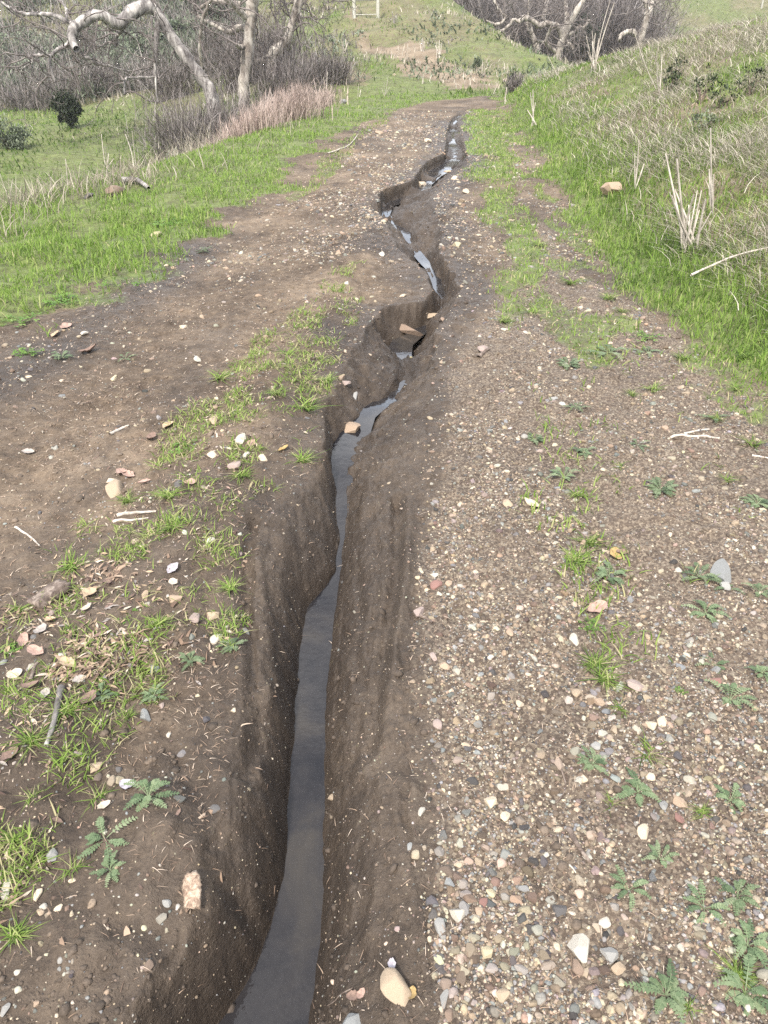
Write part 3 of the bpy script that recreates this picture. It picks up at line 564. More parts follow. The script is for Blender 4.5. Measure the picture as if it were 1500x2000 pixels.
STONES = [
 (770,1905,60,82,'tan','large smooth tan boulder at the bottom edge beside the rut',2,.75),
 (690,1990,62,70,'bluegrey','blue-grey stone cut by the bottom edge of the photo',1,.7),
 (868,1943,19,34,'grey','slim upright pale grey stone right of the tan boulder',0,.6),
 (893,1779,36,32,'white','white angular stone on the mud at the gravel edge',3,.6),
 (861,1802,25,38,'grey','pale grey long stone just left of the white angular one',4,.6),
 (952,1855,30,26,'yellow','yellow knobbly stone low in the gravel',7,.6),
 (1132,1838,62,56,'white','largest pale slab in the lower gravel',0,.45),
 (1188,1858,40,34,'grey','grey slab lying against the right end of the largest pale slab',3,.5),
 (1213,1887,42,26,'tan','long tan slab below the grey slab',6,.5),
 (1128,1880,30,32,'brown','dull brown stone just under the largest pale slab',9,.5),
 (1090,1770,34,30,'dark','dark flat stone above the largest pale slab',3,.35),
 (1180,1797,34,20,'white','speckled blue-white stone above the grey slab',4,.5),
 (1257,1616,26,34,'cream','cream oval stone in the gravel right of the dead twig',2,.6),
 (1330,1563,30,26,'orange','orange-tan block beside the fern-leaved herbs',0,.7),
 (1327,1592,22,24,'red','rusty red stone under the orange-tan block',6,.6),
 (1270,1515,26,17,'cream','rounded cream stone behind the fern-leaved herb',5,.6),
 (1297,1567,20,26,'grey','grey stone between the herb and the orange-tan block',8,.6),
 (957,1563,28,22,'cream','cream block in the middle of the gravel',3,.6),
 (985,1587,22,24,'cream','pale stone touching the cream block from below',1,.6),
 (823,1580,16,20,'white','white stone alone on the mud right of the rut',5,.6),
 (802,1651,16,22,'bluegrey','small blue-grey stone alone on the mud by the gravel edge',4,.5),
 (877,1716,20,26,'bluegrey','blue-grey chip at the gravel edge above the white angular stone',0,.5),
 (960,1740,26,20,'yellow','yellowish stone next to red pebbles in the gravel',8,.6),
 (942,1757,20,20,'red','red pebble touching the yellowish stone',1,.6),
 (936,1774,20,20,'orange','orange pebble under the red pebble',4,.6),
 (984,1938,28,26,'tan','tan stone at the foot of the gravel beside a green chip',7,.6),
 (878,1975,20,26,'brown','brown stone in the mud near the bottom edge',2,.5),
 (1412,1112,46,46,'bluegrey','cracked blue-grey rock standing in the gravel on the right',0,.7),
 (1418,1138,26,20,'grey','grey piece split off under the cracked rock',9,.5),
 (1122,1243,22,27,'white','smooth white oval stone left of the clover patch',2,.6),
 (1237,1331,42,28,'pink','large pink stone right of the long grass tuft',1,.5),
 (1171,1366,24,20,'orange','orange mottled stone under the long grass tuft',4,.6),
 (1127,1349,22,18,'tan','flat tan stone left of the long grass tuft',5,.5),
 (1271,1413,26,20,'cream','cream angular stone, left one of a pair',3,.6),
 (1295,1406,24,19,'cream','cream angular stone, right one of a pair',6,.6),
 (1199,1421,20,18,'tan','tan stone left of the cream pair',0,.6),
 (1165,1452,24,18,'grey','grey stone below the tan one left of the cream pair',8,.5),
 (1400,1328,34,14,'red','dark red long stone between the herbs on the right',4,.45),
 (817,1190,27,24,'pink','pink stone on the dark bank beside a short twig',0,.7),
 (852,1139,24,18,'red','reddish stone at the gravel edge',5,.5),
 (875,1135,16,16,'orange','orange pebble beside the reddish stone',1,.6),
 (848,1121,18,13,'white','white chip above the reddish stone',3,.5),
 (846,1278,16,17,'pink','pale pink pebble on the dark bank',4,.6),
 (868,1297,22,18,'orange','orange pebble right of the pale pink one',2,.6),
 (855,1410,21,20,'pink','speckled pink pebble at the gravel edge',5,.6),
 (996,1231,18,17,'orange','orange speckled pebble in the gravel',8,.6),
 (1038,976,26,28,'cream','cream knobbly stone among the gravel above the tufts',6,.6),
 (992,980,22,18,'tan','tan flat stone left of the cream knobbly one',2,.5),
 (1060,1062,0,0,'tan',None,0,0),
 (893,477,22,15,'yellow','pale yellow stone on the trail right of the upper rut',0,.8),
 (822,362,22,24,'cream','jagged cream stone stuck in the upper hole of the rut',3,.9),
 (788,628,24,46,'brown','brown stone wedged in the hollow left of the rut',0,.7),
 (687,847,42,22,'orange','orange stone damming the pool in the rut',7,.6),
 (692,862,14,12,'dark','small dark stone under the orange stone in the rut',2,.6),
 (693,768,13,26,'grey','grey stone stuck in the left wall above the pool',4,.7),
 (667,735,15,15,'orange','orange cube-like stone at the lip above the pool',0,.9),
 (674,746,24,9,'pink','flat pink stone under the orange one at the lip',3,.4),
 (944,680,24,15,'pink','pale pink stone on the trail beside a bark flake',8,.7),
 (865,622,10,10,'brown','small brown stone on the lip of the rut',2,.6),
 (787,577,16,6,'cream','small cream stone above the hollow',5,.5),
 (1080,777,20,9,'grey','flat grey stone behind the gravel herbs',3,.4),
 (1187,379,36,25,'orange','orange boulder in the green grass at the foot of the bank',1,.8),
 (1371,193,18,15,'orange','round orange stone high on the grassy bank',2,.9),
 (1357,203,14,10,'tan','tan stone beside the round orange one on the bank',0,.8),
 (225,374,40,26,'brown','reddish brown rock lying in the grass beside the driftwood',1,.7),
 (175,381,18,14,'dark','dark lump in the grass left of the reddish brown rock',4,.7),
 (306,457,26,11,'yellow','yellow flat stone at the left grass edge',5,.5),
 (226,948,38,36,'tan','tan boulder on the left track beside pink dead leaves',2,.7),
 (217,937,18,12,'cream','cream stone on top left of the tan boulder',3,.6),
 (350,943,20,15,'dark','black round stone in the grass of the left hump',2,.8),
 (419,818,20,17,'orange','orange stone in the tuft on the left hump',8,.7),
 (415,886,22,17,'cream','round cream stone in the hump grass right of the clover',2,.7),
 (473,856,24,15,'white','white stone in the middle of the hump grass',6,.6),
 (481,887,13,12,'white','small white stone under the white one on the hump',5,.7),
 (513,892,19,14,'cream','cream rounded stone on the hump near the rut',2,.7),
 (455,907,32,12,'pink','long pinkish stone on the hump',1,.6),
 (411,1054,18,12,'white','white pebble on the crest of the hump',5,.6),
 (284,1161,18,18,'orange','orange block in the lower hump grass',0,.7),
 (345,1167,28,17,'orange','orange and white stone on the lower hump',7,.6),
 (414,1200,31,26,'tan','tan wedge-shaped stone on the hump edge',3,.7),
 (382,1202,26,24,'pink','pinkish stone left of the tan wedge-shaped stone',8,.6),
 (421,1246,34,19,'white','white stone with a herb beside it on the hump edge',5,.6),
 (456,1385,16,10,'cream','small cream chip on the left bank',0,.5),
 (284,1393,25,24,'bluegrey','blue-green stone at the foot of the lower grass',0,.8),
 (316,1375,13,12,'pink','small pink pebble beside the blue-green stone',2,.6),
 (330,1433,11,11,'white','white round pebble on the bare left bank',5,.7),
 (120,1280,18,14,'white','white stone among the dead leaves on the left',3,.7),
 (300,1304,20,16,'bluegrey','grey angular stone near the creeping herb',3,.7),
 (12,1732,28,36,'white','pale grey stone at the left edge of the photo',0,.7),
 (105,1665,26,26,'grey','grey-white stone left of the fern-leaved herbs',6,.6),
 (74,1742,18,22,'cream','cream pebble in the group at lower left',5,.6),
 (86,1767,18,16,'white','white pebble under the grass at lower left',2,.6),
 (115,1771,20,13,'cream','flat cream pebble right of the white one at lower left',5,.5),
 (327,1760,24,16,'grey','grey round stone left of the broken wood',2,.6),
 (35,1897,16,11,'white','white pebble far down on the left bank',5,.6),
 (72,1957,13,14,'orange','orange pebble near the lower left corner',7,.7),
 (12,1965,20,26,'grey','dark grey stone in the lower left corner',4,.6),
 (185,1493,30,24,'tan','tan wedge stone above the fern-leaved herbs',3,.5),
 (233,1500,16,12,'dark','dark pebble right of the tan wedge stone',2,.6),
 (649,1555,20,14,'tan','tan flake stuck in the right wall of the rut',0,.5),
 (606,1470,38,26,'brown','brown stone just breaking the water of the rut',5,.3),
 (591,1552,12,10,'cream','small cream pebble on the water edge in the rut',5,.5),
 (440,655,0,0,'tan',None,0,0),
 (270,396,0,0,'tan',None,0,0),
 (357,637,16,8,'cream','cream pebble alone on the sunny left track',3,.5),
 (387,700,18,10,'white','white split stone on the left track',6,.5),
 (165,650,14,8,'white','white pebble on the shaded edge of the left track',5,.5),
 (222,737,14,10,'yellow','yellow pebble on the left track',0,.6),
 (165,655,0,0,'tan',None,0,0),
 (270,785,0,0,'tan',None,0,0),
 (677,552,12,8,'white','small white pebble beside the hump grass far end',5,.6),
 (1065,985,0,0,'tan',None,0,0),
 (746,495,14,10,'white','white pebble on the smooth mud left of the upper rut',2,.6),
 (872,338,20,8,'tan','flat tan stone, left one in the row by the upper rut',3,.5),
 (888,348,16,9,'cream','cream stone, middle one in the row by the upper rut',5,.6),
 (912,373,18,10,'cream','cream stone, right one below the row by the upper rut',6,.6),
 (901,391,16,10,'tan','tan stone under the upper rut row',0,.6),
 (838,640,0,0,'tan',None,0,0),
 (840,612,30,14,'tan','flat tan stone in the round hollow by the rut',3,.4),
 (710,288,0,0,'tan',None,0,0),
 (742,258,20,8,'orange','orange flat stone high up on the trail',5,.4),
 (835,275,16,8,'cream','cream stone beside the upper rut water',3,.6),
 (770,145,8,7,'cream','cream boulder low on the far bare hillside',0,.8),
 (985,156,10,8,'tan','tan boulder by the dark bush at the trail bend',1,.8),
 (670,200,16,8,'grey','grey rock at the far left verge',3,.7),
]
for px, py, wp, hp, colr, lab, shp, fl in STONES:
    if lab: stone(px, py, wp, hp, colr, lab, shp, fl)

# gravel: larger pebbles as things, the rest as one mass
def quat_rot(q, V):                        # (N,4) x (m,3) -> (N,m,3)
    w_, x, y, z = q.T
    Rm = np.stack([1-2*(y*y+z*z), 2*(x*y-z*w_), 2*(x*z+y*w_), 2*(x*y+z*w_), 1-2*(x*x+z*z), 2*(y*z-x*w_), 2*(x*z-y*w_), 2*(y*z+x*w_), 1-2*(x*x+y*y)], 1).reshape(-1, 3, 3)
    return np.einsum('nij,mj->nmi', Rm, V) if V.ndim == 2 else np.einsum('nij,nmj->nmi', Rm, V)
def scatter(name, templ, pos, scl, colr, q=None, smooth=False):
    """many small copies of a few shapes merged to one mesh"""
    Vs, Fs, Cs, n = [], [], [], 0; N = len(pos); k = rng.integers(0, len(templ), N)
    if q is None: q = rng.normal(size=(N, 4)); q /= np.linalg.norm(q, axis=1)[:, None]
    for t, (V, Fc) in enumerate(templ):
        m = k == t
        if not m.any(): continue
        S = V[None] * scl[m][:, None, :]
        W = quat_rot(q[m], S) + pos[m][:, None]
        Vs.append(W.reshape(-1, 3)); c = m.sum()
        Fs.append((Fc[None] + (np.arange(c) * len(V))[:, None, None] + n).reshape(-1, Fc.shape[1])); n += c * len(V)
        Cs.append(np.repeat(colr[m], len(V), 0))
    return mesh_np(name, np.concatenate(Vs), [np.concatenate(Fs)], colors=np.concatenate(Cs), smooth=smooth)
def tiltq(N, tilt=.5):
    a = rng.uniform(0, 2*np.pi, N); qz = np.stack([np.cos(a/2), 0*a, 0*a, np.sin(a/2)], 1)
    b = rng.normal(0, tilt, N); c = rng.uniform(0, 2*np.pi, N); qt = np.stack([np.cos(b/2), np.sin(b/2)*np.cos(c), np.sin(b/2)*np.sin(c), 0*b], 1)
    w1, x1, y1, z1 = qt.T; w2, x2, y2, z2 = qz.T
    return np.stack([w1*w2-x1*x2-y1*y2-z1*z2, w1*x2+x1*w2+y1*z2-z1*y2, w1*y2-x1*z2+y1*w2+z1*x2, w1*z2+x1*y2-y1*x2+z1*w2], 1)
pal_g = np.array([PAL['cream'], PAL['cream'], PAL['tan'], PAL['tan'], PAL['white'], PAL['grey'], PAL['brown'], PAL['grey'], PAL['pink'], PAL['tan'], PAL['dark'], PAL['brown'], PAL['bluegrey'], PAL['cream'], PAL['orange'], PAL['white'], PAL['tan'], PAL['brown'], PAL['cream']])
small = [rockshape(I1, 300 + i, cuts=4, amp=.25) for i in range(6)]
mid = [rockshape(I2, 320 + i, cuts=8, amp=.2) for i in range(8)]
def keep_clear(x, y, extra=.8):
    ok = np.ones(len(x), bool)
    for sx, sy, r in stone_xy: ok &= np.hypot(x - sx, y - sy) > r * extra
    return ok
def colours(N):
    c = pal_g[rng.integers(0, len(pal_g), N)] * rng.uniform(.34, .92, (N, 1)) * (1 + rng.normal(0, .035, (N, 3)))
    return np.clip(c, .04, .75)
def gravel():
    # candidate points spread evenly over what the lens sees, a little more to both sides
    N = 500000
    y = .45 * (26 / .45) ** (rng.uniform(0, 1, N) ** 1.05); hw = .62 * y + 1.3
    x = rng.uniform(-1, 1, N) * hw + .0
    mm = masks(x, y); clump = sm(-.25, .2, fbm(x * 4.5, y * 3.5, 3, 95))
    dg = region(x, y, DENSE_G, .10, 3, .05)
    p = dg * (.15 + .62 * clump) + mm['grit'] * .55 * (.3 + .7 * clump)
    _, ins, tt = gully(x, y)
    upper = (y > 6) * (y < 19) * sm(-.1, .2, x - np.interp(y, *LEDGE) - .3) * (1 - mm['right']) * (1 - ins) * .95 * sm(-.35, .3, fbm(x * 2, y * 1.2, 3, 97))
    p = np.maximum(p, upper)
    road = (x > np.interp(y, *LEDGE)) & (mm['right'] < .5) & (y < 19)
    p = np.maximum(p, road * (1 - ins) * (1 - .7 * (x < 0) * (y < 2.2)) * (.08 + .14 * sm(0, .4, fbm(x * 3, y * 2, 2, 196)))); p = np.maximum(p, ins * .10 * (tt > .02)); p = np.maximum(p, mm['mound'] * .10)
    # keep counts per ground area: candidates thin out with distance
    dens = 1 / (hw * y); dens_t = np.interp(y, [.4, 2.5, 5, 12, 22], [1.5, 1.0, .45, .08, .02])
    p = p * (1 - .85 * mm['grass']) * np.minimum(1, dens_t * hw * y / 1.0)
    sel = rng.uniform(0, 1, N) < p
    x, y = x[sel], y[sel]
    r = .0019 + .0027 * rng.pareto(2.7, len(x)) ** .85; r = np.clip(r, .0019, .0115)
    r = r * (1 + .38 * np.clip(y - 1.4, 0, 14)) ** .72
    ins = gully(x, y)[1]; r = np.where(ins > .5, r * .55, r)
    ok = keep_clear(x, y); x, y, r = x[ok], y[ok], r[ok]
    z = H(x, y); pos = np.stack([x, y, z - r * .05], 1)
    scl = r[:, None] * np.stack([rng.uniform(.8, 1.35, len(r)), rng.uniform(.75, 1.1, len(r)), rng.uniform(.5, .85, len(r))], 1)
    c = colours(len(r)); q = tiltq(len(r), .45)
    # the biggest of them become things
    big = np.argsort(-(r / (y + .8)) * ((x > -.62 * y) & (x < .60 * y) & (y > .75)))[:185]
    isb = np.zeros(len(r), bool); isb[big] = True
    s = ~isb & (r < .0042 * (1 + .1 * y)); m_ = ~isb & ~s
    a = scatter('g1', small, pos[s], scl[s], c[s], q[s]); b = scatter('g2', mid, pos[m_], scl[m_], c[m_], q[m_], smooth=False)
    return a, b, [(pos[i], r[i], c[i]) for i in big]
ga, gb, bigs = gravel()
def merge(name, *mes):
    import bmesh
    bm = bmesh.new()
    for me in mes: bm.from_mesh(me)
    out = bpy.data.meshes.new(name); bm.to_mesh(out); bm.free(); return out
gm = merge('gravel', ga, gb); tag(mk('gravel', gm, M['gravel']), 'loose mixed gravel strewn over the trail', 'gravel', kind='stuff')
def colname(c):
    best = min(PAL.items(), key=lambda kv: sum((a - b) ** 2 for a, b in zip(kv[1], c)))[0]
    return dict(bluegrey='blue-grey', cream='cream').get(best, best)
def proj(x, y, z):
    dy = y * cP - (z - CAM_H) * sP; v = y * sP + (z - CAM_H) * cP
    return 750 + F * x / dy, 1000 - F * v / dy
LAND = [(px + 0, py, lab) for px, py, wp, hp, cc, lab, s_, f_ in STONES if lab]
MARKS = [(px, py, lab) for px, py, wp, hp, cc, lab, s_, f_ in STONES if lab and len(lab.split()) <= 9]
used = {}
def where(p, c):
    px, py = proj(*p); D = sorted(MARKS, key=lambda m: (m[0] - px) ** 2 + (m[1] - py) ** 2)
    for m in D:
        dx, dy = px - m[0], py - m[1]; d = math.hypot(dx, dy)
        side = ('right of' if dx > 0 else 'left of') if abs(dx) > abs(dy) else ('below' if dy > 0 else 'above')
        lab = f"{c} {'just ' if d < 45 else 'well ' if d > 120 else ''}{side} the {m[2]}"
        if lab not in used: used[lab] = 1; return lab
for (p, r, c) in bigs:
    o = bpy.data.objects.new('pebble', random.choice(ROCKS)); COL.objects.link(o); r *= 1.15
    o.location = (p[0], p[1], p[2] + r * .1); o.scale = (r * random.uniform(.95, 1.35), r * random.uniform(.8, 1.05), r * random.uniform(.5, .8))
    o.rotation_euler = (random.uniform(-.4, .4), random.uniform(-.4, .4), random.uniform(0, 6.28)); o.color = (*[float(v) for v in c], 1)
    tag(o, where(p, f'{colname(c)} pebble'), 'pebble', 'larger pebbles of the gravel')

# ------------------------------------------------------------------ grass
def tint(N, lo=.15, hi=.8): return np.clip(rng.normal((lo + hi) / 2, (hi - lo) / 3.2, N), 0, 1)
def field(N, xr, yr, dens, power=1.0):
    """random ground points, accepted with the given density function"""
    y = yr[0] * (yr[1] / yr[0]) ** (rng.uniform(0, 1, N) ** power); x = rng.uniform(0, 1, N)
    x = xr[0](y) + x * (xr[1](y) - xr[0](y))
    k = rng.uniform(0, 1, N) < dens(x, y); return x[k], y[k]
def lim(a, b): return lambda y: a * y + b
WSTR = W0([(1040,700),(1060,780),(1150,800),(1190,900),(1230,1050),(1230,1200),(1240,1400),(1150,1400),(1110,1150),(1070,1050),(1060,900)])
LEAFY = W0([(-100,1150),(120,1120),(250,1090),(330,1180),(260,1330),(200,1460),(-100,1520)])
def grass_parts():
    P = []
    # left verge
    x, y = field(170000, (lim(-.58, -1.8), lambda y: np.interp(y, *LEDGE) + .25), (1.5, 24.5), lambda x, y: masks(x, y)['left'] * (x > -4.6) * (.12 + .88 * sm(-.45, .1, fbm(x * 2.2, y * 1.8, 3, 101))) * np.clip(y / 9, .35, 1))
    n = len(x); sc = (1 + y * .03)
    P.append(blades(np.stack([x, y, H(x, y) - .005], 1), rng.uniform(.035, .095, n) * (.7 + .6 * sm(-.4, .4, fbm(x * 1.5, y * 1.5, 2, 103))), rng.uniform(.003, .0055, n) * (1 + .12 * y), rng.uniform(0, 6.28, n), rng.uniform(.2, .9, n), tint(n, .3, .85)))
    # strip of grass right of the rut, green patches up the trail
    x, y = field(110000, (lim(.0, -.9), lim(0.10, 1.9)), (1.6, 24), lambda x, y: np.maximum.reduce([masks(x, y)['strip'] * (y > 3), region(x, y, UPST, .15, 2) * .5, region(x, y, WSTR, .12, 4, .05) * sm(-.2, .25, fbm(x * 9, y * 8, 3, 190)) * 1.2, sm(.18, .42, fbm(x * 6, y * 5, 3, 191)) * .5 * (x > .45 * y / 2) * (y > 2) * (y < 6)]) * np.clip(y / 10, .3, 1))
    n = len(x); P.append(blades(np.stack([x, y, H(x, y) - .004], 1), rng.uniform(.025, .07, n), rng.uniform(.003, .005, n) * (1 + .12 * y), rng.uniform(0, 6.28, n), rng.uniform(.25, 1, n), tint(n, .35, 1.0)))
    # hump beside the rut: thin, patchy
    cl = lambda x, y: masks(x, y)['mound'] * sm(-.35, .25, fbm(x * 7, y * 7, 2, 106)) * (1 - .6 * region(x, y, LEAFY, .08, 4, .05))
    x, y = field(170000, (lim(-.5, -.6), lim(0, .3)), (.8, 6.8), cl)
    k = rng.uniform(0, 1, len(x)) < np.interp(y, [.8, 1.6, 4, 6.5], [.20, .60, 1, 1]); x, y = x[k], y[k]
    n = len(x); P.append(blades(np.stack([x, y, H(x, y) - .003], 1), rng.uniform(.015, .06, n), rng.uniform(.0016, .0036, n) * (1 + .18 * y), rng.uniform(0, 6.28, n), rng.uniform(.4, 1.1, n), tint(n, .35, 1.1), bend=rng.normal(0, .35, n)))
    # right bank: long fresh grass near its foot, thinner above
    def dr(x, y):
        foot = np.exp(-np.clip(x - np.interp(y, *TOE), 0, 9) / 1.3)
        return masks(x, y)['right'] * np.clip(.18 + 1.0 * foot * (.5 + .5 * sm(-.4, .2, fbm(x * 2.5, y * 2.5, 2, 209))) + .6 * sm(.0, .4, fbm(x * .8, y * .8, 3, 109)), 0, 1) * np.clip(y / 9, .4, 1)
    x, y = field(250000, (lambda y: np.interp(y, *TOE) - .3, lim(.56, 2.0)), (.9, 22.5), dr)
    n = len(x); foot = np.exp(-np.clip(x - np.interp(y, *TOE), 0, 9) / .9)
    P.append(blades(np.stack([x, y, H(x, y) - .008], 1), rng.uniform(.05, .13, n) * (.75 + 1.0 * foot * sm(.1, .5, x - np.interp(y, *TOE))), rng.uniform(.003, .0055, n) * (1 + .11 * y), rng.uniform(0, 6.28, n), rng.uniform(.15, .85, n), np.clip(tint(n, .2, .85) + .25 * fbm(x * 1.8, y * 1.8, 2, 210), 0, 1)))
    return P
def far_grass_parts():
    P = []
    # beyond the trail bend, hill, meadow, far slope
    def df(x, y):
        m = masks(x, y); return m['grass'] * (.10 + .90 * sm(-.2, .3, fbm(x * .5, y * .3, 3, 111))) * (1 - .7 * m['bare'])
    x, y = field(150000, (lim(-.50, -4.5), lim(.50, 4)), (9, 110), lambda x, y: df(x, y) * ((y > 22.5) | (x < -4)))
    n = len(x); P.append(blades(np.stack([x, y, H(x, y) - .02], 1), rng.uniform(.08, .20, n) * (1 + y * .008), rng.uniform(.010, .02, n) * (1 + y * .035), rng.uniform(0, 6.28, n), rng.uniform(.3, .95, n), np.clip(tint(n, .05, .70) + .2 * fbm(x * .4, y * .3, 2, 219), 0, 1), seg=2))
    return P
tag(mk('grass', join_blades('grass', grass_parts()), M['grass']), 'fresh green grass along both sides of the trail', 'grass', kind='stuff')
tag(mk('meadow_grass', join_blades('meadow_grass', far_grass_parts()), M['grass']), 'short green grass over the ravine meadow and the hills', 'grass', kind='stuff')
def straw_parts():
    P = []
    # matted dead grass on the bank
    def ds(x, y):
        up = sm(.25, 1.1, x - np.interp(y, *TOE)); return masks(x, y)['right'] * up * (.12 + .88 * sm(-.25, .15, fbm(x * 1.1, y * .9, 3, 115))) * np.clip(y / 9, .4, 1)
    x, y = field(200000, (lambda y: np.interp(y, *TOE), lim(.56, 2.0)), (1.2, 22.5), ds); n = len(x)
    P.append(blades(np.stack([x, y, H(x, y) + rng.uniform(-.01, .05, n)], 1), rng.uniform(.08, .26, n), rng.uniform(.002, .0038, n) * (1 + .12 * y), rng.normal(3.6, 1.1, n), rng.uniform(.6, 1.15, n), tint(n, .3, 1.1), bend=rng.normal(0, .3, n)))
    # left drop-off of the verge
    x, y = field(30000, (lim(-.5, -3.0), lim(-.1, .6)), (5, 24), lambda x, y: (.2 + .8 * (y < 11)) * (.25 + .75 * sm(-.2, .3, fbm(x, y, 2, 215))) * sm(-1.2, -.1, np.interp(y, [4, 8.3, 10.7, 12.2, 17.5, 22, 24], [-4, -3.9, -3.0, -2.4, -1.55, -.65, .43]) - x - .1) * (x > np.interp(y, [4, 8.3, 10.7, 12.2, 17.5, 22, 24], [-4, -3.9, -3.0, -2.4, -1.55, -.65, .43]) - 2.4)); n = len(x)
    P.append(blades(np.stack([x, y, H(x, y) - .01], 1), rng.uniform(.12, .42, n), rng.uniform(.003, .006, n) * (1 + .08 * y), rng.uniform(0, 6.28, n), rng.uniform(.1, .9, n), tint(n, .0, .7), bend=rng.normal(0, .3, n)))
    # thin wisps on the hill
    x, y = field(30000, (lim(-.35, -2), lim(.5, 3)), (24, 100), lambda x, y: sm(-.2, .3, fbm(x * .4, y * .25, 3, 118)) * sm(24, 28, y)); n = len(x)
    P.append(blades(np.stack([x, y, H(x, y) - .02], 1), rng.uniform(.1, .3, n) * (1 + y * .006), rng.uniform(.012, .022, n) * (1 + y * .03), rng.uniform(0, 6.28, n), rng.uniform(.2, .9, n), tint(n, .3, 1), seg=2))
    return P
tag(mk('dry_grass', join_blades('dry_grass', straw_parts()), M['straw']), 'matted straw-coloured dead grass on the bank and verge', 'dry grass', kind='stuff')
def litter_parts():
    P = []
    def dl(x, y):
        m = masks(x, y); _, ins, _t = gully(x, y); tr = (x > np.interp(y, *LEDGE) - .1) * (x < np.interp(y, *LR) - .02)
        return tr * sm(1.0, 2.2, y + .4) * (.30 + .7 * sm(0, .4, fbm(x * 3, y * 2, 3, 120))) + .10 * (x > np.interp(y, *RR)) * (1 - m['right']) + .03 * ins
    x, y = field(95000, (lim(-.55, -.8), lim(.4, .5)), (.6, 19), dl); n = len(x)
    P.append(blades(np.stack([x, y, H(x, y) + .002], 1), rng.uniform(.006, .026, n) * (1 + .12 * y), rng.uniform(.0006, .0014, n) * (1 + .45 * y), rng.uniform(0, 6.28, n), np.full(n, 1.0), tint(n, 0, 1.0), droop=.8, bend=rng.normal(0, .35, n)))
    # broad scraps of dead leaf and bark at lower left
    x, y = field(26000, (lim(-.62, -.4), lim(-.1, -.1)), (.8, 4.5), lambda x, y: np.maximum((masks(x, y)['mound'] + .05) * .16, region(x, y, LEAFY, .08, 4, .05)) * sm(-.3, .4, fbm(x * 5, y * 5, 3, 122)) * .75); n = len(x)
    P.append(blades(np.stack([x, y, H(x, y) + .003], 1), rng.uniform(.012, .038, n), rng.uniform(.003, .013, n), rng.uniform(0, 6.28, n), np.full(n, .95), tint(n, -.1, 1), droop=.6, bend=rng.normal(0, .3, n)))
    return P
tag(mk('plant_litter', join_blades('plant_litter', litter_parts()), M['litter']), 'scattered straw, leaf scraps and bark bits on the soil', 'litter', kind='stuff')
print('ground cover done')

# ------------------------------------------------------------------ single plants on the trail
def tuft_mesh(n, h, seed):
    r = np.random.default_rng(seed); b = np.stack([r.normal(0, .10 * h, n), r.normal(0, .10 * h, n), np.full(n, -.002)], 1)
    az = r.uniform(0, 6.28, n)
    return blade_mesh('tuft', b, r.uniform(.5, 1.15, n) * h, r.uniform(.022, .05, n) * h, az, r.uniform(.45, 1.0, n), np.clip(r.normal(.58, .28, n), 0, 1), bend=r.normal(0, .35, n), seg=4)
TUFTS = [tuft_mesh(k, 1.0, 500 + i) for i, k in enumerate((44, 60, 76, 34, 90, 26, 52, 40))]
for t in TUFTS: t.materials.append(M['grass'])
def rosette_mesh(nl, seed, pairs=8):
    """flat rosette of fern-like leaves: stem blades with paired leaflets"""
    r = np.random.default_rng(seed); V, Q, TI, n = [], [], [], 0
    def leaf(p, d, L, Wd, up, ti):
        nonlocal n
        s = np.array((-d[1], d[0], 0)); u = np.array((0, 0, 1.))
        pts = [p, p + d * L * .35 + s * Wd / 2 + u * up * .3, p + d * L + u * up * .1, p + d * L * .35 - s * Wd / 2 + u * up * .3]
        V.extend(pts); Q.append([n, n+1, n+2, n+3]); TI.extend([ti] * 4); n += 4
    for i in range(nl):
        a = i * 6.283 / nl + r.normal(0, .25); L = r.uniform(.35, 1.0); d = np.array((math.cos(a), math.sin(a), 0)); s = np.array((-d[1], d[0], 0)); cv = r.normal(0, .18)
        ht = r.uniform(.08, .5); ti = float(np.clip(r.normal(.5, .2), 0, 1))
        pos = lambda t: d * L * t + s * cv * L * t * t + np.array((0, 0, ht * math.sin(t * 2.4) * .8 + .01))
        for k in range(6):
            p, q = pos(k / 6), pos((k + 1) / 6); w_ = .012
            V.extend([p - s * w_, p + s * w_, q + s * w_, q - s * w_]); Q.append([n, n+1, n+2, n+3]); TI.extend([min(1, ti + .3)] * 4); n += 4
        for k in range(pairs):
            t = .28 + .72 * k / (pairs - 1); p = pos(t); ll = .17 * (1 - .45 * abs(t - .6) / .4) * r.uniform(.8, 1.15)
            for sg in (-1, 1):
                dd = s * sg + d * .5; dd /= np.linalg.norm(dd); leaf(p, dd, ll, ll * .62, r.uniform(-.02, .05), float(np.clip(ti + r.normal(0, .12), 0, 1)))
        leaf(pos(1.0), d, .10, .08, .01, ti)
    me = mesh_np('rosette', np.array(V), [np.array(Q)], {'tint': np.array(TI)}); me.materials.append(M['herb']); return me
ROS = [rosette_mesh(k, 600 + k) for k in (5, 7, 8, 9, 11, 12, 13, 14)]
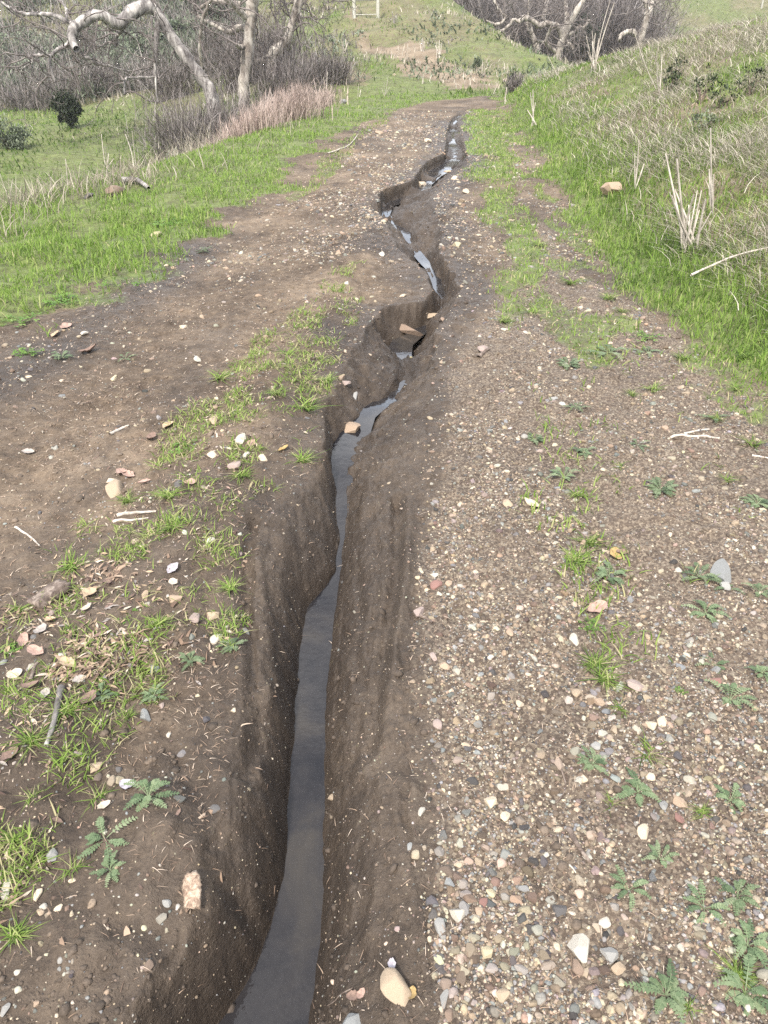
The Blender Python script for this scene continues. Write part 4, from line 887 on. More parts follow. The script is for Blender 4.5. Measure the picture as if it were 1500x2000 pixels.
def clover_mesh(n_st, seed):
    r = np.random.default_rng(seed); V, Fc, TI, n = [], [], [], 0
    for i in range(n_st):
        rr = math.sqrt(r.uniform()) ; a = r.uniform(0, 6.28); c = np.array((rr * math.cos(a), rr * math.sin(a) * .8, r.uniform(.10, .3))); ti = float(np.clip(r.normal(.55, .22), 0, 1)); sz = r.uniform(.10, .17)
        b = np.array((c[0] * .15, c[1] * .15, 0)); w_ = np.array((.008, 0, 0))
        V.extend([b - w_, b + w_, c + w_, c - w_]); Fc.append([n, n+1, n+2, n+3]); TI.extend([.3] * 4); n += 4
        a0 = r.uniform(0, 6.28); tl = r.normal(0, .25, 2)
        for k in range(3):
            a1 = a0 + k * 2.094
            loc = [(0, 0), (.55, -.42), (1.0, -.32), (.92, 0), (1.0, .32), (.55, .42)]
            pts = []
            for (lx, ly) in loc:
                x = (lx * math.cos(a1) - ly * math.sin(a1)) * sz; y = (lx * math.sin(a1) + ly * math.cos(a1)) * sz
                pts.append(c + np.array((x, y, x * tl[0] + y * tl[1] + .04 * abs(ly) * sz)))
            V.extend(pts); Fc.append([n, n+1, n+2, n+3]); Fc.append([n, n+3, n+4, n+5]); TI.extend([ti] * 6); n += 6
    me = mesh_np('clover', np.array(V), [np.array(Fc)], {'tint': np.array(TI)}); me.materials.append(M['clover']); return me
CLO = [clover_mesh(k, 700 + k) for k in (16, 30, 44)]
def plant(name, meshes, px, py, wpx, label, cat, group=None, zs=1.0, fill=.5):
    x, y, z = G(px, py); m = mpp(px, py, y); s = wpx * m * fill
    o = bpy.data.objects.new(name, random.choice(meshes)); COL.objects.link(o)
    o.location = (x, y, z); o.scale = (s, s, s * zs); o.rotation_euler = (0, 0, random.uniform(0, 6.28)); tag(o, label, cat, group); return o
HERBS = [
 (1190,1128,62,'dark fern-leaved herb under the upper pair of gravel tufts'),(1365,1128,54,'fern-leaved herb left of the cracked blue-grey rock'),
 (1418,1150,44,'small fern-leaved herb in front of the cracked blue-grey rock'),(1378,1198,54,'bushy fern-leaved herb under the cracked blue-grey rock'),
 (1395,1300,46,'upright herb just above the dark red long stone'),(1425,1368,62,'wide flat herb below the dark red long stone'),
 (1488,1315,44,'herb at the right edge level with the dark red long stone'),(1482,1160,40,'small herb at the right edge level with the cracked rock'),
 (1158,1492,50,'herb left of the frayed grass tuft in the gravel'),(1245,1548,70,'large fern-leaved herb above the cream oval stone'),
 (1425,1565,56,'thin herb in the gravel right of the orange-tan block'),(1290,1680,46,'small herb below the cream oval stone'),
 (1228,1738,58,'herb beside the grey slab top, at the end of a twig'),(1375,1775,66,'sprawling herb where the gravel turns to mud'),
 (1440,1752,60,'herb at the right above the big corner herbs'),(1460,1848,74,'leafy herb near the right edge above the corner herb'),
 (1300,1945,90,'wide herb at the bottom edge in the gravel'),(1455,1940,96,'big herb in the lower right corner'),
 (1395,820,40,'herb beside the fallen straw on the upper gravel'),(1100,935,46,'herb left of the bright broad-leaved tuft'),
 (1140,885,40,'herb above the bright broad-leaved tuft'),(1290,960,56,'dark herb clump in the middle of the upper gravel'),
 (1245,870,34,'small pale herb alone in the upper gravel'),(1480,985,44,'low herb at the right edge of the upper gravel'),
 (1045,860,36,'small herb at the top of the dense gravel'),(1125,800,34,'small herb on the worn strip of the upper gravel'),
 (1190,690,60,'flat herb mat on the right track below the grass'),(1110,715,44,'flat herb mat left of its bigger neighbour on the right track'),
 (1265,690,44,'flat herb close to the foot of the bank'),(290,1556,74,'fern-leaved herb with bright leaves on the left bank'),
 (205,1640,80,'fern-leaved herb with a withered side on the left bank'),(215,1700,46,'lowest of the fern-leaved herbs on the left bank'),
 (372,1292,38,'yellowish herb on the edge of the left hump'),(455,1262,38,'herb beside the white stone on the hump edge'),
 (300,1360,40,'herb at the end of the creeping stem, lower hump'),(200,1360,40,'small herb between clover leaves, lower hump'),
 (650,420,0,''),(400,492,26,'flat dark herb on the shaded edge of the left track'),(120,700,40,'low herb patch on the left track edge'),
 (245,702,30,'small herb alone on the shaded left track'),
]
for px, py, s, lab in HERBS:
    if s: plant('herb_rosette', ROS, px, py, s, lab, 'herb', zs=1.0, fill=.85)
GTUFTS = [
 (1150,1062,80,'big grass tuft in the gravel, upper of the pair'),(1125,1095,70,'big grass tuft in the gravel, lower of the pair'),
 (1165,1300,90,'long spreading grass tuft in the gravel'),(1180,1330,74,'dense grass tuft under the long spreading one'),
 (1213,1387,66,'low flat grass tuft below the pink stone'),(1195,1570,52,'small grass tuft at the herb above the cream oval stone'),
 (1265,1472,74,'frayed grass tuft right of its neighbour herb'),(1370,1588,44,'thin grass tuft beside the rusty red stone'),
 (1125,968,60,'bright broad-leaved tuft in the upper gravel'),(1210,912,40,'thin tuft in the upper gravel'),
 (1330,702,50,'bright spiky tuft near the foot of the bank'),(1275,762,44,'spiky tuft with pale base, right of its twin'),
 (1235,772,40,'spiky tuft with pale base, left of its twin'),(1438,762,56,'tall spiky tuft near the right edge'),
 (1420,940,44,'thin yellow-green tuft near the right edge'),(1470,870,60,'tuft beside the fallen straw at the right edge'),
 (1400,820,50,'tuft under the fallen straw'),(1455,700,60,'tuft at the edge of the long bank grass'),
 (1440,1905,70,'grass tuft growing through the corner herb'),(1345,1970,40,'little tuft at the bottom edge'),
 (985,630,60,'tuft at the right lip of the trail grass strip'),(1040,610,60,'tuft at the lower end of the trail grass strip'),
 (1115,555,50,'tuft on the right track below the grass strip'),(1190,585,50,'tuft on the right track near the bank'),
 (1215,610,44,'small tuft near the bank foot'),(1050,480,60,'tuft on the right track level with the yellow stone'),
 (560,690,60,'tuft on the far part of the hump'),(640,745,60,'tuft overhanging the rut above the pool'),
 (600,800,70,'tuft on the lip where the rut bends'),(540,770,60,'tuft in the middle of the hump'),
 (430,740,70,'tuft at the left end of the hump grass'),(590,900,60,'drooping tuft over the rut wall'),
 (470,930,60,'tuft with bent blades on the hump'),(330,970,80,'wide tuft below the black round stone'),
 (250,980,70,'tuft below the tan boulder'),(340,1030,70,'bright tuft on the hump crest'),
 (140,1110,80,'tuft above the dark wood block'),(40,1190,70,'tuft at the left edge beside the dark wood block'),
 (310,1220,80,'upright tuft in the lower hump'),(450,1150,60,'drooping tuft at the shoulder of the bank'),
 (130,1390,80,'tuft below the dead leaves'),(60,1450,90,'dense tuft at the left edge, low down'),
 (250,1400,60,'tuft beside the blue-green stone'),(190,1560,60,'tuft touching the bright fern-leaved herb'),
 (30,1640,70,'tuft at the left edge above the pale stone'),(140,1700,70,'tuft left of the lowest fern-leaved herb'),
 (30,1830,90,'long drooping tuft at the lower left edge'),(60,1560,60,'yellowish tuft on the bare left bank'),
]
for px, py, s, lab in GTUFTS: plant('grass_tuft', TUFTS, px, py, s, lab, 'grass tuft', zs=.42, fill=random.uniform(.62, .95))
for px, py, s, lab in [(372,880,80,'bright clover patch on the left hump'),(435,915,0,''),(55,690,60,'clover patch on the left track edge'),(215,1345,56,'small clover group on the lower hump'),(35,1270,60,'clover patch at the left edge by the dead leaves'),(250,1205,46,'clover sprigs among the lower tufts'),(105,1160,50,'clover beside the dark wood block'),(1155,1225,56,'round clover patch in the gravel'),(1090,1062,0,''),(1330,1350,26,'tiny clover sprig in the gravel near the red stone'),(40,630,90,'clover patch in the left verge'),(330,440,70,'broad-leaved clover patch in the left verge'),(230,560,80,'clover patch at the verge edge'),(120,590,80,'clover patch low in the left verge'),(1260,660,70,'clover mat at the foot of the bank grass')]:
    if s: plant('clover_patch', CLO, px, py, s, lab, 'clover', zs=.8, fill=.5)

# ------------------------------------------------------------------ dead leaves, sticks, wood
def leaf_mesh(seed):
    r = np.random.default_rng(seed); nu, nv = 9, 5; V = []; cu, cw = r.uniform(.2, .8), r.normal(0, .35)
    for i in range(nu):
        t = i / (nu - 1); wd = .42 * math.sin(math.pi * min(1, t * .93 + .05)) ** .8 * (1 + .12 * r.normal())
        for j in range(nv):
            s = j / (nv - 1) * 2 - 1
            V.append((t - .5, s * wd, .10 + cu * (t - .5) ** 2 + .32 * s * s * wd + cw * .3 * s * (t - .5) + r.normal(0, .012)))
    V = np.array(V); i = np.arange(nu - 1)[:, None] * nv; j = np.arange(nv - 1)[None]
    f = np.stack([i + j, i + j + 1, i + nv + j + 1, i + nv + j], -1).reshape(-1, 4)
    V2 = V.copy(); V2[:, 2] -= .02; f2 = f[:, ::-1] + len(V)
    me = mesh_np('leaf_shape', np.concatenate([V, V2]), [f, f2], smooth=True); me.materials.append(M['leaf']); return me
M['leaf'] = tint_mat('dead_leaf', 'object', .8, .3, 5)
LEAVES = [leaf_mesh(800 + i) for i in range(6)]
LC = dict(pink=(.36,.25,.21), brown=(.20,.14,.115), tan=(.42,.32,.22), grey=(.34,.31,.29), pale=(.50,.44,.36), yellow=(.36,.26,.12), lilac=(.38,.36,.40))
for px, py, s, c, lab in [
 (250,930,30,'pink','pink dead leaf leaning on the tan boulder'),(238,925,26,'pink','pink dead leaf behind the tan boulder'),(283,946,26,'pink','pinkish leaf right of the tan boulder'),
 (373,945,24,'pink','pink leaf right of the black round stone'),(72,1277,40,'pink','broad pinkish dead leaf in the litter on the left'),(175,1162,34,'tan','tan leaf right of the dark wood block'),
 (170,1192,26,'pale','pale oval leaf below the tan leaf'),(198,1245,30,'brown','brown leaf among the lower tufts'),(340,1140,22,'pale','pale upright leaf on the lower hump'),
 (338,1113,30,'lilac','lilac-pink leaf on the hump'),(175,1370,40,'brown','curled ring-shaped leaf at the foot of the hump'),(130,1300,38,'tan','long tan leaf in the litter'),
 (45,1255,34,'pink','reddish leaf at the left edge in the litter'),(20,1480,40,'brown','dull leaf at the left edge, low down'),(90,1360,30,'grey','grey leaf in the litter'),
 (300,1245,0,'brown',''),(210,1140,24,'brown','small brown leaf beside the clover sprigs'),(155,1330,26,'grey','greyish twisted leaf near the clover group'),
 (250,1537,32,'lilac','lilac-grey leaf touching the bright fern-leaved herb'),(205,1575,26,'pale','pale leaf in the tuft beside the herb'),(1165,1192,44,'pink','long pink leaf in the gravel above the clover patch'),
 (1200,1088,34,'yellow','yellow leaf right of the gravel tufts'),(1215,1082,24,'brown','brown leaf touching the yellow leaf'),(765,1888,24,'lilac','white-lilac curled leaf above the large tan boulder'),
 (690,1948,26,'brown','small brown leaf resting above the blue-grey stone'),(705,1943,22,'pink','orange-pink leaf on the tip of the blue-grey stone'),(805,1945,28,'yellow','orange-brown leaf right of the large tan boulder'),
 (130,640,26,'pink','curled pink leaf on the edge of the left verge'),(110,655,22,'tan','tan leaf beside the curled pink one'),(175,688,36,'brown','crumpled brown leaf on the shaded track'),
 (330,833,28,'tan','tan leaf left of the orange hump stone'),(297,858,30,'brown','dark twisted leaf on the left track'),(55,885,24,'grey','grey leaf on the left track'),
 (905,690,0,'pink',''),(440,340,0,'pink',''),(555,880,24,'yellow','curled yellow-brown leaf on the lip of the rut'),(490,870,22,'pink','small pink leaf in the hump grass'),(100,1215,26,'tan','tan leaf under the dark wood block'),
 (80,1235,30,'grey','long grey leaf under the dark wood block'),(60,1345,34,'brown','brown curl at the left side of the litter'),(30,1320,30,'pale','pale dry leaf at the left edge'),(1010,395,0,'pink','')]:
    if not s: continue
    x, y, z = G(px, py); m = mpp(px, py, y); o = bpy.data.objects.new('dead_leaf', random.choice(LEAVES)); COL.objects.link(o)
    o.location = (x, y, z + .002); o.scale = (s * m, s * m * random.uniform(.7, 1.0), s * m); o.rotation_euler = (random.uniform(-.3, .3), random.uniform(-.3, .3), random.uniform(0, 6.28)); o.color = (*LC[c], 1); tag(o, lab, 'leaf')
def leaf_litter():
    T = []
    for k in range(5):
        r = np.random.default_rng(900 + k); w_, c_ = r.uniform(.28, .5), r.uniform(-.1, .45)
        V = np.array([(-1, 0, 0), (-.45, w_ * .8, c_ * .5), (.25, w_, c_ * .6), (1, .05, .12), (.3, -w_, c_ * .7), (-.4, -w_ * .7, c_ * .4), (-.4, 0, 0), (.3, 0, .03)])
        T.append((V, np.array([(0,6,1),(1,6,7),(1,7,2),(2,7,3),(3,7,4),(4,7,6),(4,6,5),(5,6,0)])))
    N = 30000; y = .8 * (6 / .8) ** rng.uniform(0, 1, N); x = -.25 - rng.uniform(0, 1, N) * (.45 * y + .7); mm = masks(x, y)
    p = np.maximum(region(x, y, LEAFY, .08, 4, .05) * .5, mm['mound'] * .09) * sm(-.4, .3, fbm(x * 6, y * 5, 3, 160)) + .006; p = p * (x < np.interp(y, *LR))
    k = rng.uniform(0, 1, N) < p * .8; x, y = x[k], y[k]; n = len(x); r = rng.uniform(.006, .016, n)
    pal = np.array([LC[q] for q in ('pink', 'brown', 'tan', 'grey', 'pale', 'brown', 'tan')]); c = pal[rng.integers(0, 7, n)] * rng.uniform(.6, 1.05, (n, 1))
    me = scatter('leaf_litter', T, np.stack([x, y, H(x, y) + .003], 1), np.stack([r, r * rng.uniform(.6, 1, n), r], 1), c, tiltq(n, .3))
    tag(mk('leaf_litter', me, M['gravel']), 'small brown and pinkish dead leaves strewn over the left hump', 'leaf litter', kind='stuff')
leaf_litter()
def clods():
    N = 190000; y = .45 * (13 / .45) ** rng.uniform(0, 1, N); x = rng.uniform(-1, 1, N) * (.6 * y + .9); mm = masks(x, y); _, ins, tt = gully(x, y)
    p = (.22 + .7 * sm(-.1, .4, fbm(x * 3, y * 3, 3, 140))) * (1 - mm['grass']) * (1 - .6 * mm['grit']) * (1 - .55 * ins); k = rng.uniform(0, 1, N) < p * .22; x, y = x[k], y[k]
    n = len(x); r = (.0018 + .0022 * rng.pareto(2.5, n)).clip(.0018, .011) * (1 + .12 * y); pos = np.stack([x, y, H(x, y)], 1); wt = masks(x, y)['wet_shade'][:, None]
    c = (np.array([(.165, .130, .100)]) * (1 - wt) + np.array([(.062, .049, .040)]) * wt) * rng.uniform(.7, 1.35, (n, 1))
    me = scatter('soil_clods', small, pos, r[:, None] * np.stack([rng.uniform(.8, 1.5, n), rng.uniform(.8, 1.2, n), rng.uniform(.4, .8, n)], 1), c, tiltq(n, .4))
    tag(mk('soil_clods', me, M['gravel']), 'crumbs and small clods of brown soil', 'soil crumbs', kind='stuff')
clods()
def stick(pts, r_px, label, mat, name='stick', lift=.4, cat='stick', taper=.5):
    g = [G(*p) for p in pts]; y0 = g[0][1]; r = r_px * mpp(*pts[0], y0) / 2
    C = spline(np.array(g), 14); C[:, 2] = np.maximum(C[:, 2], H(C[:, 0], C[:, 1])) + r * lift
    org = C[0].copy(); t = Tubes(); t.add(C - org, np.linspace(r, r * taper, 14) * (1 + .12 * np.sin(np.arange(14) * 2.1)), 7)
    o = mk(name, t.mesh(name), M[mat]); o.location = org; tag(o, label, cat); return o
stick([(120,1345),(112,1385),(105,1415),(90,1460)], 15, 'grey weathered stick pointing down at lower left', 'greybark')
stick([(1110,1620),(1130,1655),(1152,1685)], 13, 'dark splintered twig in the gravel', 'wood')
stick([(812,1200),(830,1208),(845,1218)], 9, 'short brown twig under the pink stone on the bank', 'wood')
stick([(1112,1690),(1130,1712)], 4, 'thin pale twig below the dark splintered one', 'stalk')
stick([(230,1008),(270,1003),(305,1000)], 8, 'tan stick in the grass, upper of two', 'stalk')
stick([(222,1020),(260,1017),(290,1012)], 6, 'tan stick in the grass, lower of two', 'stalk')
stick([(30,1030),(60,1050),(78,1068)], 5, 'thin stick on the left track', 'stalk')
stick([(215,850),(240,838),(252,832)], 7, 'short stick on the left track above the tan boulder', 'stalk')
stick([(1310,855),(1360,853),(1405,857)], 5, 'straight straw lying on the upper gravel', 'stalk', taper=.9)
stick([(1335,848),(1365,842),(1385,838)], 5, 'shorter straw crossing the long one on the upper gravel', 'stalk')
stick([(1468,890),(1500,896)], 5, 'straw at the right edge of the upper gravel', 'stalk')
stick([(935,700),(945,690),(955,683)], 9, 'brown bark flake by the pale pink stone', 'wood')
stick([(1345,560),(1400,535),(1450,517),(1500,505)], 5, 'long pale curved branch lying over the bank grass', 'stalk', lift=9)
stick([(240,362),(262,360),(280,368),(292,378)], 12, 'bleached driftwood lying in the left verge', 'greybark', lift=1.5)
stick([(60,1330),(70,1300),(82,1290)], 8, 'dark bark strip among the dead leaves', 'wood')
stick([(1095,1500),(1105,1540),(1085,1570)], 4, 'dark crooked twig in the gravel above the herbs', 'wood')
stick([(690,1230+700),(640,1965)], 3, 'thin dark straw left of the blue-grey stone', 'wood')
stick([(640,300),(680,285),(700,262)], 3, 'thin twig lying across the upper trail', 'stalk')
def chunk(px, py, wpx, hpx, rz, label, mat, seed):
    """splintered block of wood: ragged ends, grooved sides"""
    x, y, z = G(px, py); m = mpp(px, py, y); L, Wd = hpx * m * 1.15, wpx * m; r = np.random.default_rng(seed); nu, nv = 16, 18; V = []
    ph = r.uniform(0, 6.28, 4)
    for i in range(nu):
        t = i / (nu - 1)
        for j in range(nv):
            a = j * 2 * math.pi / nv; gr = 1 + .10 * math.sin(5 * a + ph[0]) + .07 * math.sin(9 * a + ph[1]) + r.normal(0, .055)
            wv = (.95 + .06 * math.sin(t * 7 + ph[2])) * (.72 + .28 * math.sin(math.pi * min(.9, .25 + t * .55)))
            e = 0 if 0 < i < nu - 1 else (r.uniform(-.06, .10) * (1 if i else -1))
            sq = lambda q: math.copysign(abs(q) ** .55, q); V.append((sq(math.cos(a)) * Wd / 2 * gr * wv + .10 * Wd * math.sin(t * 3 + ph[3]), (t - .5 + e) * L, sq(math.sin(a)) * Wd * .30 * gr * wv))
    V.append((0, -.47 * L, 0)); V.append((0, .46 * L, 0)); V = np.array(V); i = np.arange(nu - 1)[:, None] * nv; j = np.arange(nv)[None]
    f = np.stack([i + j, i + (j + 1) % nv, i + nv + (j + 1) % nv, i + nv + j], -1).reshape(-1, 4); j = np.arange(nv); e0 = nu * nv
    t3 = np.concatenate([np.stack([(j + 1) % nv, j, np.full(nv, e0)], 1), np.stack([(nu-1)*nv + j, (nu-1)*nv + (j + 1) % nv, np.full(nv, e0 + 1)], 1)])
    o = mk('wood_chunk', mesh_np('wood_chunk', V, [f, t3]), M[mat]); o.location = (x, y, z + Wd * .2); o.rotation_euler = (R(4), 0, rz); tag(o, label, 'wood chunk')
chunk(377,1745,34,58,R(6),'pale splintered wood chunk lying on the dark left bank','palewood',5)
chunk(98,1168,38,62,R(-24),'dark weathered wood block in the grass of the left hump','wood',8)

# ------------------------------------------------------------------ dry stalk clumps
def stalks(px, py, tops, wpx, label, mat='stalk', name='dry_stalks'):
    """standing dead stems; tops are photo pixels of the stem ends"""
    x, y, z = G(px, py); t = Tubes(); m = mpp(px, py, y)
    for (tx, ty) in tops:
        base = np.array((random.gauss(0, wpx * m * 1.2), random.gauss(0, wpx * m * 1.5), -.03)); D = y + random.uniform(-.25, .25) * min(1, y / 8)
        top = A(tx, ty, D) - np.array((x, y, z)); mid = (base + top) / 2 + np.random.normal(0, .02, 3) * np.linalg.norm(top)
        r = wpx * m / 2 * random.uniform(.6, 1.2); t.add(spline([base, mid, top], 9), np.linspace(r, r * .55, 9), 5)
    o = mk(name, t.mesh(name), M[mat]); o.location = (x, y, z); return tag(o, label, 'dry stalks')
stalks(1345,488,[(1308,375),(1312,382),(1300,300),(1322,310),(1318,370),(1355,380),(1362,372),(1370,372),(1378,388),(1390,412),(1350,430),(1335,420),(1330,400),(1366,410),(1345,400)],5.5,'bleached broken stalk clump standing in the bank grass')
stalks(1390,420,[(1385,330),(1388,250),(1394,340)],5,'dark-knotted stalks right of the bleached clump')
stalks(1242,370,[(1248,275),(1240,300),(1258,320),(1224,345)],3,'few thin stalks above the orange boulder')
stalks(1290,190,[(1283,100),(1293,105),(1238,60),(1286,120)],2.6,'leaning pale stalks on the crest of the bank')
stalks(1160,140,[(1145,70),(1150,90),(1157,80),(1163,65),(1170,75),(1148,100),(1156,60),(1192,0),(1200,5),(1165,100)],2.6,'tall sheaf of dry stalks where the bank meets the trees')
stalks(1043,245,[(1041,175),(1046,200),(1030,215),(1036,180)],2.6,'dry stalks at the foot of the bank near the bend')
stalks(992,200,[(990,170),(985,190),(997,195)],2.6,'short stumps of stalks at the trail bend')
stalks(965,186,[(968,160),(975,158),(960,165)],1.6,'two leaning stalks left of the dark bush')
stalks(1095,150,[(1070,110),(1105,165)],2,'single slanting stalk above the pale grass')
stalks(824,100,[(822,78),(827,76),(820,82),(829,80),(825,74)],2.2,'left stalk clump on the bare hillside')
stalks(855,112,[(853,82),(858,78),(862,84),(850,88),(857,90)],2.2,'right stalk clump on the bare hillside')
stalks(674,103,[(670,80),(675,76),(680,82),(667,86)],2.4,'grey stalk clump beside the hill path')
stalks(752,187,[(750,160),(758,148),(762,170),(745,172)],2,'grey stalk clump at the foot of the hill')
stalks(628,35,[(625,22),(631,24)],1.8,'pale stalk pair high on the hill')
stalks(595,85,[(592,68),(598,66)],1.8,'pale stalk pair behind the bare thicket')
stalks(210,330,[(205,285),(212,300),(198,262),(222,310)],2.4,'dry stalks in the tawny grass of the left verge')
stalks(265,335,[(258,255),(287,300),(245,262),(250,320)],2.4,'crossed dry stalks on the left verge edge')
stalks(130,370,[(128,310),(140,330),(120,340)],2.2,'thin dry stalks left of the tawny grass')
stalks(20,400,[(0,340),(25,350),(40,370)],2.2,'dry stalks at the left edge of the verge')
stalks(780,240,[(0,0)],0,'x') if False else None
stalks(640,195,[(632,150),(640,140),(648,165),(625,168)],1.8,'dry stalks at the far end of the verge')
stalks(700,190,[(700,165),(705,175)],1.6,'tiny dry stalks beside the far grey rock')

# ------------------------------------------------------------------ fence on the hill
def post_mesh(h, r):
    import bmesh
    bm = bmesh.new(); bmesh.ops.create_cone(bm, cap_ends=True, segments=10, radius1=r, radius2=r * .92, depth=h); bmesh.ops.translate(bm, verts=bm.verts, vec=(0, 0, h / 2 - .1))
    bmesh.ops.bevel(bm, geom=[e for e in bm.edges if all(v.co.z > h * .8 for v in e.verts)], offset=r * .15, segments=1, affect='EDGES')
    me = bpy.data.meshes.new('post'); bm.to_mesh(me); bm.free(); return me
x1, y1, z1 = G(692, 35); p2 = G(738, 32); y2 = y1 + .2; x2 = (738 - 750) / (692 - 750) * x1
fe = empty('wooden_fence', (x1, y1, z1)); tag(fe, 'grey wooden fence brace on the hill top', 'fence')
pm = post_mesh(1.5, .075 * y1 / 38)
for xx, yy in ((x1, y1), (x2, y2)):
    o = mk('post', pm, M['post'], fe); o.location = (xx - x1, yy - y1, Hs(xx, yy) - z1)
for hgt, rr in ((.62, .045), (.10, .018)):
    t = Tubes(); t.add(np.array([(0, 0, hgt * y1 / 38), (x2 - x1, y2 - y1, Hs(x2, y2) - z1 + (hgt + .04) * y1 / 38)]), rr * y1 / 38, 8)
    mk('rail', t.mesh('rail'), M['post'], fe)
xf, yf, zf = G(1487, 16); o = mk('fence_post', post_mesh(1.6, .09), M['post']); o.location = (xf, yf, zf); tag(o, 'lone pale fence post at the top right corner', 'fence post')

# ------------------------------------------------------------------ trees
def walk(p, d, L, n, wig, droop, r):
    pts = [p]; d = d / np.linalg.norm(d)
    for _ in range(n):
        d = d + r.normal(0, wig, 3) + np.array((0, 0, droop)); d /= np.linalg.norm(d); p = p + d * L / n; pts.append(p)
    return np.array(pts)
def branchlets(curves, seed, n1, L1, r1, k2=5, k3=4, droop=-.05):
    """fine crooked branches springing from the given limbs"""
    r = np.random.default_rng(seed); t = Tubes(); tips = []
    lens = np.array([np.linalg.norm(np.diff(c, axis=0), axis=1).sum() for c, _ in curves]); pr = lens / lens.sum()
    for _ in range(n1):
        c, rad = curves[r.choice(len(curves), p=pr)]; i = r.integers(len(c) // 4, len(c)); p = c[i]
        d = r.normal(0, 1, 3); d[2] = d[2] * .7 + .15; L = L1 * r.uniform(.5, 1.2); a = walk(p, d, L, 9, .28, droop, r)
        t.add(a, np.linspace(r1, r1 * .35, len(a)), 4, False)
        for _2 in range(k2):
            j = r.integers(2, len(a)); b = walk(a[j], a[j] - a[j-1] + r.normal(0, .08, 3) * L, L * r.uniform(.25, .55), 6, .32, droop, r)
            t.add(b, np.linspace(r1 * .45, r1 * .18, len(b)), 3, False)
            for _3 in range(k3):
                j2 = r.integers(1, len(b)); c3 = walk(b[j2], b[j2] - b[j2-1] + r.normal(0, .06, 3) * L, L * r.uniform(.12, .28), 4, .35, droop, r)
                t.add(c3, np.linspace(r1 * .22, r1 * .10, len(c3)), 3, False)
    return t
def tree(label, D, trunk, tw, limbs, seed, bark='bark', n1=14, L1=1.6, r1=.03, droop=-.05, ground=True, k2=5, k3=4):
    """trunk and limbs as photo pixels at D metres ahead; widths in photo pixels"""
    mp = mpp(trunk[0][0], trunk[0][1], D); r = np.random.default_rng(seed)
    T = [A(px, py, D) for px, py in trunk]
    bx = T[0] + (T[0] - T[1]) * .3; bx = np.array((bx[0], D, 0)); bx[2] = Hs(bx[0], D) - .15
    if ground and bx[2] < T[0][2] - .1: T = [bx] + T
    root = empty('sycamore_tree', T[0]); tag(root, label, 'tree'); o0 = T[0]
    C = spline(np.array(T) - o0, 34); w_ = np.interp(np.linspace(0, 1, 34), np.linspace(0, 1, len(tw)), tw) * mp / 2 * (1 + .06 * r.normal(size=34)); w_[0:3] *= (1.35, 1.2, 1.08)
    t = Tubes(); t.add(C, w_, 12); mk('trunk', t.mesh('trunk'), M[bark], root); curves = [(C, w_)]
    for pts, wl, dD in limbs:
        L = np.array([A(px, py, D + dD * i / max(1, len(pts) - 1)) for i, (px, py) in enumerate(pts)]) - o0
        wl = [q * 1.3 for q in wl]; Cl = spline(L, 30); Cl[1:] += r.normal(0, .006, (29, 3)) * D / 20; wv = np.interp(np.linspace(0, 1, 30), np.linspace(0, 1, len(wl)), wl) * mp / 2 * (1 + .07 * r.normal(size=30))
        t = Tubes(); t.add(Cl, wv, 9); mk('limb', t.mesh('limb'), M[bark], root); curves.append((Cl, wv))
    t = branchlets(curves, seed, n1, L1, r1, k2, k3, droop); mk('twigs', t.mesh('twigs'), M['twigbark'], root)
    return root
tree('leaning grey sycamore whose limb arches over the meadow', 24,
     [(413,185),(398,160),(375,128),(355,100),(335,72),(320,45),(308,25),(300,16)], [26,24,22,20,19,18],
     [([(300,16),(285,13),(270,17),(252,30),(240,42),(226,46),(210,36),(196,29),(178,33),(160,43),(147,54),(140,68),(143,86),(150,96)], [19,17,20,19,15,14,15,15,12,9], -1.5),
      ([(141,72),(132,88),(118,93),(106,103),(98,112),(100,135),(107,160)], [8,6,5,4,3], -.8),
      ([(98,112),(80,107),(66,110),(62,122),(50,130),(30,142)], [4,4,3,2,1.5], -.6),
      ([(146,92),(158,108),(172,114),(187,124),(210,128),(232,135),(262,140)], [8,6,5,4,3,2], .5),
      ([(310,35),(307,60),(305,85),(304,110),(303,150),(308,200)], [8,8,7,5,3,2], -.4),
      ([(150,50),(128,40),(105,30),(80,27),(60,28),(40,25),(18,14),(0,2)], [5,6,6,5,5,4,3], 1.5),
      ([(240,46),(236,58),(228,70),(226,92)], [8,8,6,4], .3),
      ([(128,42),(130,20),(118,0)], [4,4,3], .5),
      ([(303,150),(260,152),(245,155),(243,185)], [3,3,3,2.5], -.8)],
     21, 'greybark', n1=80, L1=1.5, r1=.022, droop=-.06)
tree('upright pale sycamore trunk beside the leaning one', 25,
     [(476,172),(480,140),(484,100),(488,60),(491,25),(494,-20),(498,-70)], [22,22,22,23,23,22],
     [([(482,55),(465,55),(448,62),(432,55),(415,46),(400,40),(385,30)], [10,9,8,8,6,4], 1),
      ([(486,38),(468,22),(455,8),(440,-5),(420,-30)], [10,9,8,7,5], -1),
      ([(395,130),(391,100),(393,60),(398,30),(412,0),(425,-20)], [5,5,5,4.5,4], -1),
      ([(470,8),(440,5),(415,2),(395,12),(375,25)], [6,6,5,4,3], .5),
      ([(482,90),(470,92),(462,88)], [8,7,5], -.5),
      ([(495,-30),(530,-60),(580,-80)], [10,8,5], 1)],
     22, 'bark', n1=44, L1=1.7, r1=.024)
tree('slanting grey-white sycamore right of the upright one', 29,
     [(532,108),(548,92),(560,78),(567,55),(576,30),(582,10),(588,-25)], [22,20,16,15,17,14],
     [([(580,18),(586,30),(583,40)], [8,7,6], 0), ([(532,108),(515,118),(500,120)], [10,10,8], .5), ([(586,-10),(610,-30),(640,-60)], [8,6,4], .5)],
     23, 'bark', n1=26, L1=1.7, r1=.028)
